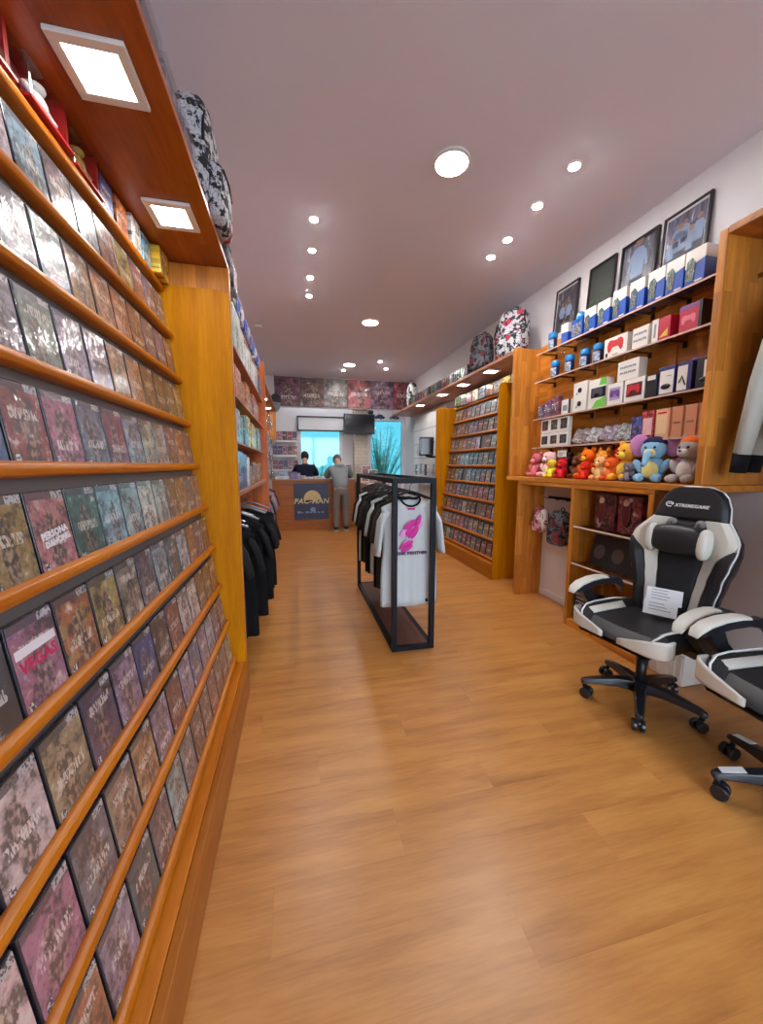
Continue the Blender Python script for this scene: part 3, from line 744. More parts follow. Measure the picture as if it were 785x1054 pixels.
# lower unit
t = thing('open_cabinet', 'open pine cabinet below the counter board with two acrylic shelves', 'cabinet', (0, 0, 0))
B(2.30, 2.66, 2.725, 2.765, 0, 1.205).build('side_board', M_PINE, t, bev=.004)
B(2.30, 2.66, 2.00, 2.04, 0, 1.205).build('side_board', M_PINE, t, bev=.004)
B(2.30, 2.66, 2.04, 2.725, 0, .06).build('base_board', M_PINEY, t, bev=.004)
B(2.64, 2.66, 2.04, 2.725, .06, 1.20).build('back_board', M_PINE, t)
B(2.30, 2.66, 2.00, 3.56, 1.205, 1.239).build('top_board', M_PINEY, t, bev=.004)
for z in (.565, .885): B(2.315, 2.64, 2.042, 2.723, z-.008, z).build('shelf', M_ACRYL, t, bev=.002); 
for z in (.565, .885): B(2.309, 2.3145, 2.042, 2.723, z-.01, z+.002).build('shelf_edge', plain('pale shelf edge', rgb(226,206,186), .4), t)
t = thing('alcove_frame', 'pine side board of the alcove left of the open cabinet', 'board', (0,0,0))
B(2.295, 2.60, 3.52, 3.56, 0, 1.204).build('board', M_PINE, t, bev=.004)
struct('trim_1', B(2.60, 2.63, 2.766, 3.60, 0, 1.204), M_WALL)
struct('trim_2', B(2.588, 2.5995, 2.766, 3.519, 0, .07), M_WALL, bev=.003)
# gadget shelves: clear acrylic on dark brackets
shelf_z = (2.52, 2.245, 1.872, 1.582)
for i, z in enumerate(shelf_z):
    t = thing('acrylic_shelf', 'clear acrylic shelf on dark brackets, %s from the top of the gadget wall' % NTH[i], 'shelf', (2.44, 0, z), 0, 'acrylic shelves on the gadget wall')
    B(0, .178, 1.80, 3.55, -.006, 0).build('sheet', M_ACRYL, t, bev=.001)
    B(-.003, -.0005, 1.80, 3.55, -.010, .002).build('front_edge', plain('pale mauve edge', rgb(206,168,150), .35), t)
    for j in range(7):
        y = 1.88+.265*j
        MB().box(.0, .178, y-.004, y+.004, -.016, -.007).box(.165, .178, y-.012, y+.012, -.05, -.007).build('bracket', plain('dark bracket', rgb(60,34,20), .5, .3), t)

FW = -PI/2
M_INKB = plain('black print', rgb(20,20,24), .4); M_INKR = plain('red print', rgb(206,44,44), .4); M_INKBL = plain('deep blue print', rgb(18,66,160), .35); M_INKP = plain('violet print', rgb(110,70,150), .4)
M_INKG = plain('green print', rgb(110,196,70), .4); M_INKGR = plain('grey print', rgb(140,140,146), .4)
def gamepad_outline(w):
    P = []
    for x, z in [(-.5,.02),(-.46,.2),(-.36,.3),(-.2,.3),(-.14,.25),(.14,.25),(.2,.3),(.36,.3),(.46,.2),(.5,.02),(.47,-.22),(.38,-.32),(.3,-.26),(.18,-.08),(-.18,-.08),(-.3,-.26),(-.38,-.32),(-.47,-.22)]:
        P.append((x*w, z*w))
    return P
def pack(name, lab, y0, y1, z, h, d, body, group, x=2.455, cat='box', rz=FW):
    t = thing(name, lab, cat, (x, (y0+y1)/2, z+.0015), rz, group)
    B(-(y1-y0)/2, (y1-y0)/2, 0, d, 0, h).build('carton', body, t, bev=.003)
    return t
def decal(t, name, x0, x1, z0, z1, m, y=-.0015): return B(x0, x1, y, .0005, z0, z1).build(name, m, t)
C_WHITE = plain('white carton', rgb(228,222,212), .45); C_BLUE = plain('blue carton', rgb(20,76,170), .35, coat=.4); C_BLACKC = plain('black carton', rgb(24,24,28), .4)
C_RED = plain('crimson carton', rgb(186,30,60), .4); C_NAVY = plain('navy carton', rgb(52,52,110), .4); C_PEACH = plain('peach carton', rgb(226,164,120), .5); C_CYAN = plain('cyan plastic', rgb(30,130,200), .25, coat=.6)
M_SCENE = art('pack photo', title=False, strip=False, fade=.0, crinkle=.0, gloss=.4)
# row one: tall white and blue packs with a window
g = 'white and blue packs on the top gadget shelf'
ys = [2.86, 2.715, 2.565, 2.41, 2.26, 2.13, 2.0]
for i, yc in enumerate(ys):
    w = .06; h = .21 if i > 1 else .19
    t = pack('gadget_pack', 'white-topped blue gadget pack on the top shelf, %s from the left' % (NTH[i+1]), yc-w, yc+w, 2.521, h, .11, C_BLUE, g)
    MB().prism([(-w-.001, h*.52), (w+.001, h*.66), (w+.001, h+.002), (-w-.001, h+.002)], -.0015, .111, 'XZ').build('white_top', C_WHITE, t)
    MB().prism([(-w*.85, h*.15), (-w*.1, h*.12), (w*.05, h*.62), (-w*.3, h*.78), (-w*.85, h*.7)], -.003, .0, 'XZ').build('window_picture', M_SCENE, t, color=rgb(90,120,110))
    decal(t, 'small_print', w*.1, w*.8, h*.06, h*.1, M_INKW, -.003)
    MB().prism([(-w*.3, h+.002), (w*.3, h+.002), (w*.22, h+.03), (-w*.22, h+.03)], .05, .053, 'XZ').build('hang_tab', C_WHITE, t) if i == 20 else None
t = pack('gadget_pack', 'narrow white-topped blue pack left of the dark blue box, top shelf', 3.12, 3.21, 2.521, .17, .06, C_BLUE, g)
MB().prism([(-.046, .1), (.046, .09), (.046, .172), (-.046, .172)], -.0015, .061, 'XZ').build('white_top', C_WHITE, t)
t = pack('gadget_pack', 'dark blue picture box, left end of the white and blue packs, top shelf', 2.945, 3.08, 2.521, .16, .09, C_BLUE, g)
decal(t, 'picture', -.055, .055, .02, .12, M_SCENE).color = rgb(120,130,150)
MB().ell((.02, .02, .165), (.045, .035, .05)).build('blue_headset', C_CYAN, t, smooth=True)
def bottle(lab, yc, z, group, h=.17):
    t = thing('shaker_bottle', lab, 'bottle', (2.51, yc, z+.0015), FW, group)
    MB().lathe([(.036, 0), (.040, .006), (.041, h*.66), (.038, h*.72)], n=20).build('body', plain('navy bottle', rgb(20,44,96), .3, coat=.5), t, smooth=True)
    MB().lathe([(.041, h*.7), (.042, h*.74), (.042, h*.94), (.034, h), (.001, h)], n=20).build('cap', C_CYAN, t, smooth=True)
    MB().grid(lambda u, v: (.0425*math.sin((u-.5)*2.2), -.0425*math.cos((u-.5)*2.2), h*(.12+.46*v)), 10, 4).build('label', M_SCENE, t, color=rgb(180,200,220))
    return t
bottle('small blue capped bottle at the far left end of the top gadget shelf', 3.40, 2.521, 'blue capped bottles')
for i, y in enumerate((3.34, 3.14, 2.95, 2.80)):
    bottle('blue capped bottle, %s from the left on the second gadget shelf' % NTH[i], y, 2.246, 'blue capped bottles', .165)
g = 'gamepad boxes on the second gadget shelf'
t = pack('gamepad_box', 'white box with a red gamepad printed on it, second gadget shelf', 2.465, 2.68, 2.246, .15, .07, C_WHITE, g)
MB().prism([(x, z+.085) for x, z in gamepad_outline(.15)], -.002, .0, 'XZ').build('printed_gamepad', M_INKR, t)
decal(t, 'printed_mark', -.09, -.07, .01, .04, M_INKB); decal(t, 'printed_line', -.02, .03, .012, .02, M_INKGR)
t = pack('gamepad_box', 'white box with small grey drawings right of the red gamepad box', 2.29, 2.42, 2.246, .145, .10, C_WHITE, g)
for a in range(3):
    for b_ in range(2): MB().prism([(x-.036+.036*a, z+.055+.045*b_) for x, z in gamepad_outline(.03)], -.002, 0, 'XZ').build('printed_drawing', M_INKGR, t)
t = pack('gamepad_box', 'white and red box with yellow corner on the second gadget shelf', 2.13, 2.26, 2.246, .15, .09, C_RED, g)
decal(t, 'white_side', .015, .066, 0, .151, C_WHITE, -.003) if False else MB().prism([(-.066,0),(-.02,0),(-.02,.151),(-.066,.151)], -.002, .091, 'XZ').build('white_panel', C_WHITE, t)
MB().prism([(-.01,.02),(.05,.02),(.05,.07)], -.002, 0, 'XZ').build('yellow_corner', plain('yellow print', rgb(232,190,60), .4), t)
decal(t, 'printed_line', -.05, -.035, .03, .12, M_INKGR, -.003)
t = pack('gamepad_box', 'crimson box with a dark frame at the right end of the second gadget shelf', 1.93, 2.07, 2.246, .165, .10, C_RED, g)
MB().prism([(.052,0),(.071,0),(.071,.166),(.052,.166)], -.002, .101, 'XZ').build('dark_side', C_BLACKC, t)
MB().prism([(x-.01, z+.075) for x, z in gamepad_outline(.09)], -.002, 0, 'XZ').build('printed_gamepad', plain('pink print', rgb(226,110,130), .4), t)
decal(t, 'violet_band', -.07, .05, .14, .16, M_INKP)
# row three
g = 'boxes on the third gadget shelf'
for i in range(3):
    t = pack('figure_pack', 'violet and red toy pack, %s from the left end of the third gadget shelf' % NTH[i], 3.19+.105*(2-i), 3.285+.105*(2-i), 1.873, .13+.03*i, .05, M_GOODS, g)
    for c in t.children: c.color = rgb(*[(120,80,140), (150,90,150), (150,60,80)][i])
    MB().ell((0, -.012, .07), (.035, .022, .05), 10, 7, pw=.6).build('blister', M_BLIST, t, smooth=True)
t = pack('small_box', 'small white box with black edge on the third gadget shelf', 3.03, 3.15, 1.873, .13, .06, C_WHITE, g)
decal(t, 'black_side', .035, .061, 0, .131, C_BLACKC, -.002); decal(t, 'printed_patch', -.04, .02, .03, .08, M_INKGR)
t = pack('joystick_box', 'white box with two black joysticks printed one above the other', 2.84, 3.0, 1.873, .25, .09, C_WHITE, g)
for z in (.065, .18):
    MB().lathe([(.022, 0), (.022, .003)], (0.0, -.002, z), 16, Matrix.Rotation(PI/2, 4, 'X')).build('printed_joystick', M_INKB, t)
    MB().prism([(-.05, z-.035), (-.02, z-.03), (-.035, z-.012)], -.002, 0, 'XZ').build('printed_mark', M_INKGR, t)
t = pack('gadget_box', 'white and green box with a black gamepad in its window', 2.635, 2.82, 1.873, .235, .08, C_WHITE, g)
MB().prism([(-.05,.0),(.093,.0),(.093,.08),(-.0,.06)], -.002, .001, 'XZ').build('green_foot', M_INKG, t)
MB().prism([(.02,.18),(.093,.18),(.093,.236),(.04,.236)], -.002, .001, 'XZ').build('green_top', M_INKG, t)
decal(t, 'dark_window', -.06, .093, .085, .165, C_BLACKC, -.002)
MB().prism([(x+.015, z+.125) for x, z in gamepad_outline(.11)], -.012, -.001, 'XZ').build('boxed_gamepad', plain('grey pad', rgb(70,70,84), .4), t)
t = pack('gadget_box', 'white box with a violet gadget in its window', 2.47, 2.615, 1.873, .165, .08, C_WHITE, g)
decal(t, 'window', -.05, .05, .035, .13, plain('lilac card', rgb(180,150,190), .4)); MB().prism([(x, z+.085) for x, z in gamepad_outline(.085)], -.008, -.001, 'XZ').build('boxed_gamepad', M_INKP, t)
t = pack('gadget_box', 'white framed box with a red gamepad in a dark window', 2.285, 2.455, 1.873, .165, .08, C_WHITE, g)
decal(t, 'window', -.065, .065, .035, .13, plain('maroon card', rgb(96,36,36), .4)); MB().prism([(x, z+.085) for x, z in gamepad_outline(.11)], -.008, -.001, 'XZ').build('boxed_gamepad', plain('red pad', rgb(190,40,50), .4), t)
t = pack('gadget_box', 'white box with grey drawings stacked on the two windowed boxes', 2.345, 2.53, 2.039, .145, .075, C_WHITE, g)
for a in range(4):
    for b_ in range(2): MB().prism([(x-.055+.036*a, z+.055+.04*b_) for x, z in gamepad_outline(.03)], -.002, 0, 'XZ').build('printed_drawing', M_INKGR, t)
t = pack('gadget_box', 'narrow black and white box on the third gadget shelf', 2.19, 2.275, 1.873, .16, .09, C_BLACKC, g); decal(t, 'white_band', -.03, .03, .12, .15, C_WHITE)
t = pack('earphone_box', 'indigo box with a white panel and black earphone picture', 2.065, 2.18, 1.873, .185, .09, C_NAVY, g)
decal(t, 'white_panel', -.045, .05, .01, .16, C_WHITE); MB().ell((0, -.004, .055), (.035, .006, .018)).build('printed_earphone', M_INKB, t, smooth=True); decal(t, 'printed_line', .0, .035, .12, .125, M_INKGR, -.003)
t = pack('earphone_box', 'indigo box with a tall white panel and thin black cable picture', 1.955, 2.05, 1.873, .185, .09, C_NAVY, g)
decal(t, 'white_panel', -.044, .02, .01, .165, C_WHITE); MB().tube([(-.03,-.003,.06),(-.01,-.003,.1),(.0,-.003,.07),(.012,-.003,.04)], .004, 6).build('printed_cable', M_INKB, t); MB().ell((.025,.05,.19),(.03,.025,.02)).build('hang_tab', M_INKP, t, smooth=True)
t = pack('earphone_box', 'black box with a narrow white label at the right end of the third gadget shelf', 1.815, 1.93, 1.873, .185, .08, C_BLACKC, g)
decal(t, 'white_label', -.01, .03, .03, .165, C_WHITE); MB().ell((-.005, -.005, .05), (.028, .006, .016)).build('printed_gadget', M_INKB, t, smooth=True)
# row four
g = 'packs on the lowest gadget shelf'
for a in range(3):
    for b_ in range(2):
        y0 = 3.04+.135*(2-a)
        t = pack('pendant_pack', 'white pack with dark picture, %s from the left, %s of two rows, lowest gadget shelf' % (NTH[a], ('lower', 'upper')[b_]), y0, y0+.125, 1.583+.135*b_, .132, .04, C_WHITE, g)
        decal(t, 'dark_picture', -.045, .045, .025, .105 if b_ == 0 else .12, M_SCENE).color = rgb(*[(50,50,64), (70,40,50), (60,60,60)][(a+b_) % 3])
ys = [2.95, 2.86, 2.77, 2.63, 2.54, 2.46, 2.385]
for i, y in enumerate(ys):
    n, c = [('pinkish grey', (150,120,120)), ('brownish', (130,100,96)), ('silver', (176,172,174)), ('mauve', (150,120,140)), ('lilac', (150,120,150)), ('silvery green', (150,160,150)), ('pale grey', (180,180,184))][i]
    t = thing('sleeved_disc', '%s disc sleeve leaning on the lowest gadget shelf, %s from the left' % (n, NTH[i]), 'disc sleeve', (2.47, y, 1.586), FW+.25, 'disc sleeves on the lowest gadget shelf', rx=-.28); t.rotation_euler[1] = .3; t.location.z += .016
    B(-.05, .05, 0, .008, 0, .125).build('sleeve', M_COVER, t, color=rgb(*c))
t = pack('comic_book', 'blue comic with pale figures on the lowest gadget shelf', 2.285, 2.37, 1.583, .17, .03, M_SCENE, g)
for c in t.children: c.color = rgb(70,90,160)
t = pack('comic_book', 'red and white patterned book on the lowest gadget shelf', 2.19, 2.28, 1.583, .2, .05, M_SCENE, g)
for c in t.children: c.color = rgb(206,60,66)
decal(t, 'white_panel', -.035, .035, .03, .15, plain('pink white print', rgb(226,180,176), .5))
t = pack('picture_box', 'peach box with a pale picture on the lowest gadget shelf', 2.075, 2.175, 1.583, .2, .1, C_PEACH, g)
decal(t, 'picture', -.04, .035, .03, .185, plain('cream print', rgb(236,196,150), .5)); decal(t, 'title_line', -.035, .03, .165, .178, M_INKR, -.003)
for i in range(3):
    t = pack('picture_box', 'plain peach box, %s after the peach picture box on the lowest gadget shelf' % NTH[i], 1.985-.087*i, 2.065-.087*i, 1.583, .2, .1, plain('dull peach carton', rgb(206,140,102), .5), g)
    decal(t, 'edge_line', -.036, -.032, .01, .19, plain('brown print', rgb(150,90,70), .5)); decal(t, 'printed_line', -.02, .025, .09, .1, plain('brown print', rgb(150,90,70), .5))
t = thing('price_tag', 'small white price tag hanging left below the lowest gadget shelf', 'price tag', (2.45, 3.10, 1.48), FW)
B(-.06, .06, 0, .003, 0, .06).build('card', C_WHITE, t); B(-.04,.03,-.001,.0005,.03,.038).box(-.04,.01,-.001,.0005,.015,.022).build('printed_line', M_INKGR, t)
MB().tube([(0,.001,.058),(0,.001,.094)], .0012, 5).build('string', M_WHITE, t)

# framed football pictures standing on the ledge against the wall
M_PIC = art('match photo', title=False, strip=False, fade=.1, crinkle=0, gloss=.6, vert=True)
def picture(lab, y0, y1, col, h, frame, matt, figs, dark=False):
    yc, w = (y0+y1)/2, (y1-y0)/2
    t = thing('framed_picture', lab, 'picture', (XR-.06, yc, 2.662), FW, 'framed pictures above the gadget wall', rx=-.06)
    frame_mb(-w, w, 0, .025, 0, h, .016).build('frame', frame, t, bev=.002)
    B(-w+.015, w-.015, .012, .02, .015, h-.015).build('mount', matt, t)
    m_ = .03; z0 = .13 if not dark else .04
    B(-w+m_, w-m_, .009, .0125, z0, h-.035).build('print', M_PIC if not dark else plain('dark green print', rgb(44,50,42), .5), t, color=rgb(*col))
    sw = [(-.034,.055),(-.016,.078),(.016,.078),(.034,.055),(.046,-.0),(.034,-.004),(.028,.03),(.026,-.035),(-.026,-.035),(-.028,.03),(-.034,-.004),(-.046,0)]
    fm = plain('striped shirt print', rgb(120,138,166), .5); sk = plain('skin print', rgb(140,104,90), .5); nv = plain('navy print', rgb(36,36,52), .5)
    for fx, fz, s in figs:   # printed figures: head, shirt, shorts
        MB().lathe([(.017*s, 0), (.017*s, .001)], (fx, .0085, fz+.1*s), 12, Matrix.Rotation(PI/2, 4, 'X')).build('printed_head', sk, t)
        MB().prism([(fx+a*s, fz+b_*s) for a, b_ in reversed(sw)], .0078, .0088, 'XZ').build('printed_shirt', fm, t)
        MB().prism([(fx-.03*s, fz-.03*s), (fx+.03*s, fz-.03*s), (fx+.028*s, fz-.08*s), (fx-.028*s, fz-.08*s)], .0078, .0088, 'XZ').build('printed_shorts', nv, t)
    return t
fbk = plain('black frame', rgb(30,26,28), .4); mw = plain('white mount', rgb(200,196,196), .6); md_ = plain('dark mount', rgb(44,46,44), .6)
p1 = picture('framed team photo in sky blue stripes, largest and nearest of the pictures', 2.19, 2.53, (84,90,120), .58, fbk, mw, [(-.03,.33,1.3),(.05,.30,1.1),(.10,.34,1.2),(-.09,.29,1.0),(.0,.40,.8),(-.06,.39,.8)])
MB().tube([(-.05,.011,.07),(-.03,.011,.085),(-.015,.011,.065),(.01,.011,.085),(.03,.011,.07),(.07,.011,.08)], .002, 5).build('signature', M_INKGR, p1)
p2 = picture('framed photo of one player in a striped shirt lifting a cup', 2.57, 2.91, (90,92,110), .58, fbk, md_, [(0,.34,2.1)])
p3 = picture('dark framed print with green signature line', 2.97, 3.27, (40,46,40), .58, fbk, md_, [], True)
MB().tube([(-.1,.0085,.26),(-.05,.0085,.29),(-.03,.0085,.25),(0,.0085,.31),(.02,.0085,.27),(.06,.0085,.3),(.12,.0085,.33)], .003, 5).build('green_scrawl', plain('green ink', rgb(96,130,80), .5), p3)
p4 = picture('framed dark team photo, farthest of the pictures', 3.41, 3.74, (58,56,70), .58, fbk, mw, [(-.05,.3,1.0),(.05,.3,1.0)])

# items in the open cabinet
t = None
for i, (y, n, c) in enumerate([(2.50, 'left', (120,50,50)), (2.27, 'right', (140,60,56))]):
    t = goods('figure_box', 'boxed reddish anime figure, %s one on the upper cabinet shelf' % n, 2.40, 2.56, y-.1, y+.1, .885, .285, rgb(*c), 'boxed figures in the cabinet', M_SCENE, 'figure box')
    MB().ell((-.02, -.09, .16), (.045, .01, .1), 10, 8).build('printed_figure', plain('maroon print', rgb(96,32,36), .4), t, smooth=True)
    MB().ell((-.02, -.092, .235), (.028, .01, .03), 10, 8).build('printed_face', plain('face print', rgb(206,160,140), .4), t, smooth=True)
for i in range(3):
    t = thing('record_sleeve', 'dark sleeve leaning on the middle cabinet shelf, %s from the left' % NTH[i], 'record sleeve', (2.42, 2.56-.18*i, .57), FW+.15, 'dark sleeves on the middle cabinet shelf', rx=-.3)
    B(-.085,.085,0,.008,0,.26).build('sleeve', plain('near black sleeve', rgb(40,34,34), .3, coat=.4), t); B(.076,.085,-.001,.0,0,.26).build('spine', plain('grey spine', rgb(120,110,104), .4), t)
    MB().ell((-.01,-.0008,.12),(.05,.001,.06)).build('printed_figure', plain('dim print', rgb(90,74,70), .4), t)
for i in range(8):
    t = thing('disc_case', 'black disc case with white spine print in the floor stack, %s from the bottom' % NTH[i], 'disc case', (2.335, 2.60, .0605+.033*i), FW+.04*math.sin(i*2.), 'black case stack in the cabinet')
    B(-.09, .09, 0, .14, 0, .031).build('case', C_BLACKC, t, bev=.002); B(-.07,.03,-.001,.0005,.01,.021).build('spine_print', M_INKGR, t)
for i in range(14):
    n = i % 3
    t = thing('upright_case', '%s case standing in the bottom cabinet row, %s from the left' % (('white-spined','black','grey')[n], NTH[i]), 'disc case', (2.335, 2.475-.03*i, .0605), FW, 'upright cases in the cabinet bottom')
    B(-.013, .013, 0, .14, 0, .17).build('case', (C_WHITE, C_BLACKC, plain('grey carton', rgb(130,126,124), .5))[n], t, bev=.002); B(-.006,.006,-.001,.0005,.03,.12).build('spine_print', (M_INKB, M_INKW, M_INKB)[n], t)
t = thing('storage_box', 'white ribbed storage box on the floor behind the nearer chair base', 'box', (2.45, 1.86, 0), FW)
B(-.12, .12, -.1, .12, 0, .2).build('tub', C_WHITE, t, bev=.008)
mb = MB()
for i in range(6): mb.box(-.1+.04*i, -.092+.04*i, -.104, -.1, .02, .18)
mb.build('rib', C_WHITE, t); B(-.13,.13,-.11,.13,.2,.215).build('lid', M_WHITE, t, bev=.004)

# bags in the alcove
t = thing('hook_rail', 'dark hook rail high on the alcove back wall', 'hook rail', (2.586, 3.14, 1.07), FW)
B(-.3, .3, 0, .012, -.012, .012).build('bar', M_DARK, t)
for x in (-.2, -.05, .1, .25): MB().tube([(x,0,0),(x,-.1,-.005),(x,-.115,.015)], .004, 6).build('hook', M_DARK, t)
backpack('small black backpack with grey print hanging in the alcove', (2.46, 3.08, .63), FW, .72, M_DOOD2, group='bags in the alcove')
backpack('small pink bag hanging left of the black one in the alcove', (2.45, 3.36, .72), FW, .52, doodle('pink print fabric', rgb(150,60,90), rgb(226,160,160), rgb(240,220,210), 18, .5), group='bags in the alcove')
t = thing('lanyard', 'bundle of dark straps dangling in the alcove below the bags', 'straps', (2.52, 2.90, .95), FW)
for i in range(5): MB().tube([(-.1+.05*i, 0, .1), (-.1+.052*i, -.03, -.2), (-.1+.05*i+.01, -.02, -.42-.04*(i % 3))], .006, 6, flat=.4).build('strap', M_STRAP, t)

# ------------------------------------------------------------------ plush animals
def fur(name, col): return plain('plush '+name, rgb(*col), .95, spec=.1, bump=.4, bscale=120)
def plush(label, y, col, kind='bear', s=1., belly=None, x=2.45, z=1.283, turn=0., ear=None, muzz=None, hat=None, top=None):
    m = fur(label[:24], col); mb_ = fur(label[:20]+'b', belly or tuple(min(255, int(c*1.15+20)) for c in col))
    t = thing('plush_'+{'bear':'bear','cat':'cat','elephant':'elephant','dog':'dog','bird':'bird'}[kind], label, 'plush toy', (x, y, z), FW+turn, 'plush animals on the counter board')
    MB().ell((0, 0, .058*s), (.05*s, .045*s, .058*s)).build('body', m, t, smooth=True)
    MB().ell((0, -.03*s, .055*s), (.034*s, .02*s, .04*s)).build('belly', mb_, t, smooth=True)
    hz = .145*s
    MB().ell((0, -.005*s, hz), (.05*s, .045*s, .046*s)).build('head', m, t, smooth=True)
    if kind != 'bird': MB().ell((0, -.046*s, hz-.014*s), (.022*s, .02*s, .017*s)).build('muzzle', fur(label[:20]+'m', muzz) if muzz else mb_, t, smooth=True)
    for q in (-1, 1):
        if kind == 'bear': MB().ell((q*.036*s, .0, hz+.042*s), (.018*s, .01*s, .018*s)).build('ear', m, t, smooth=True)
        elif kind == 'cat': MB().lathe([(.018*s, 0), (.012*s, .02*s), (.002*s, .036*s)], (q*.032*s, 0, hz+.032*s), 10).build('ear', m, t, smooth=True)
        elif kind == 'elephant': MB().ell((q*.066*s, .012*s, hz+.02*s), (.042*s, .008*s, .052*s)).build('ear', fur('ear pink', ear or (206,140,190)), t, smooth=True)
        elif kind == 'dog': MB().ell((q*.05*s, 0, hz-.0*s), (.013*s, .02*s, .042*s)).build('ear', m, t, smooth=True)
        MB().ell((q*.05*s, -.02*s, .07*s), (.016*s, .02*s, .036*s), M=Matrix.Rotation(q*.5, 3, 'Y')).build('arm', m, t, smooth=True)
        MB().ell((q*.034*s, -.05*s, .02*s), (.02*s, .034*s, .02*s)).build('leg', m, t, smooth=True)
        MB().ell((q*.017*s, -.044*s, hz+.008*s), .006*s, 8, 6).build('eye', M_BLACK, t, smooth=True)
    if kind == 'elephant': MB().tube([(0,-.045*s,hz-.01*s),(0,-.075*s,hz-.03*s),(0,-.085*s,hz-.06*s),(0,-.1*s,hz-.07*s)], [.016*s,.013*s,.011*s,.01*s], 10).build('trunk', m, t, smooth=True)
    elif kind == 'bird': MB().lathe([(.014*s, 0), (.002*s, .035*s)], (0, -.04*s, hz-.01*s), 10, Matrix.Rotation(PI/2, 4, 'X')).build('beak', fur('beak', (236,150,40)), t, smooth=True)
    else: MB().ell((0, -.064*s, hz-.008*s), (.007*s, .005*s, .005*s), 8, 6).build('nose', M_BLACK, t, smooth=True)
    if top: MB().ell((0, .004*s, hz+.028*s), (.047*s, .042*s, .03*s)).build('cap', fur('cap'+label[:12], top), t, smooth=True)
    return t
PL = [('pink plush bear at the left end of the counter board', 3.46, (206,110,120), 'bear', 1.1, {}),
 ('red plush bear half hidden beside the pink one', 3.36, (176,40,50), 'bear', .8, dict(x=2.53)),
 ('pale pink plush dog with floppy ears near the left end', 3.27, (232,186,180), 'dog', 1.15, {}),
 ('yellow plush duck sitting low near the left end', 3.13, (236,206,60), 'bird', .8, dict(x=2.38)),
 ('black plush cat left of the red bear', 3.06, (44,34,34), 'cat', 1.0, dict(x=2.50)),
 ('red plush bear in front of the black cat', 3.0, (206,36,44), 'bear', .8, dict(x=2.39)),
 ('golden plush bear sitting high behind the brown dog', 2.98, (226,160,50), 'bear', 1.0, dict(x=2.57, z=1.283)),
 ('brown plush dog between red and orange animals', 2.87, (110,62,40), 'dog', .95, {}),
 ('orange plush bear with a yellow body', 2.77, (236,110,30), 'bear', 1.15, dict(belly=(240,190,50), x=2.46)),
 ('red plush dog sitting low before the orange bear', 2.70, (216,50,30), 'dog', .75, dict(x=2.37)),
 ('yellow-orange plush cat with striped ears', 2.63, (238,150,50), 'cat', 1.2, dict(x=2.48)),
 ('peach plush bear in the middle of the row', 2.545, (236,170,110), 'bear', .95, dict(x=2.38)),
 ('bright red plush bear sitting high in the middle', 2.50, (226,50,26), 'bear', 1.35, dict(x=2.54)),
 ('orange plush dog right of the peach bear', 2.455, (232,100,40), 'dog', .9, dict(x=2.39)),
 ('golden yellow plush bear, the largest of the yellow ones', 2.36, (236,170,60), 'bear', 1.42, dict(x=2.44)),
 ('small grey plush dog beside the yellow bear', 2.27, (120,110,120), 'dog', .7, dict(x=2.37)),
 ('light blue plush elephant with a big pink ear and dark cap', 2.15, (140,186,216), 'elephant', 1.5, dict(x=2.44, turn=.35, belly=(236,214,130), top=(44,46,80))),
 ('pink and violet plush bear behind the elephant', 2.03, (190,110,140), 'bear', .9, dict(x=2.54)),
 ('grey and white plush cat with orange top at the right end', 1.91, (170,162,158), 'cat', 1.45, dict(x=2.46, top=(226,110,50)))]
for q, (lab, y, c, k, s, kw) in enumerate(PL): plush(lab, y, c, k, s*(1.15 if q < 9 else 1.04), **kw)

# ------------------------------------------------------------------ canopy over the right display
t = thing('display_canopy', 'pale pine canopy board running above the right game display to the back', 'canopy', (0, 0, 0))
B(2.29, XR, 3.78, 8.95, 2.575, 2.612).build('board', M_SHELFP, t, bev=.003)
for i, (x, y) in enumerate([(2.42, 4.45), (2.42, 5.25), (2.42, 6.05), (2.42, 7.2)]):
    l = thing('panel_light', 'square panel light under the right canopy, %s from the camera' % ORD[i], 'panel light', (x, y, 2.575), 0, 'panel lights under the right canopy')
    MB().box(-.092,.092,-.095,-.066,-.014,0).box(-.092,.092,.066,.095,-.014,0).box(-.092,-.064,-.066,.066,-.014,0).box(.064,.092,-.066,.066,-.014,0).build('frame', M_WHITE, l, bev=.003)
    B(-.064,.064,-.066,.066,-.011,-.004).build('diffuser', M_PANEL, l)
backpack('white comic print backpack on the right canopy above the side board', (2.46, 4.03, 2.614), -PI/2+.6, 1.12)
backpack('second comic print backpack leaning behind the white one on the right canopy', (2.59, 4.31, 2.614), -PI/2+.75, 1.16, M_DOOD)
backpack('dark grey backpack with hanging strap left of the comic print one', (2.38, 4.62, 2.614), -PI/2+.35, .95, M_DOOD2)
t = thing('round_bag', 'black and white spotted round bag at the far end of the right canopy', 'bag', (2.50, 8.0, 2.614), -PI/2)
MB().ell((0,0,.28),(.2,.1,.28),18,12,pw=.8).build('body', doodle('spotted fabric', rgb(20,20,24), rgb(220,220,222), rgb(30,30,34), 7, .9), t, smooth=True)
MB().tube([(-.05,0,.55),(-.04,0,.6),(.04,0,.6),(.05,0,.55)], .01, 6).build('handle', M_STRAP, t)
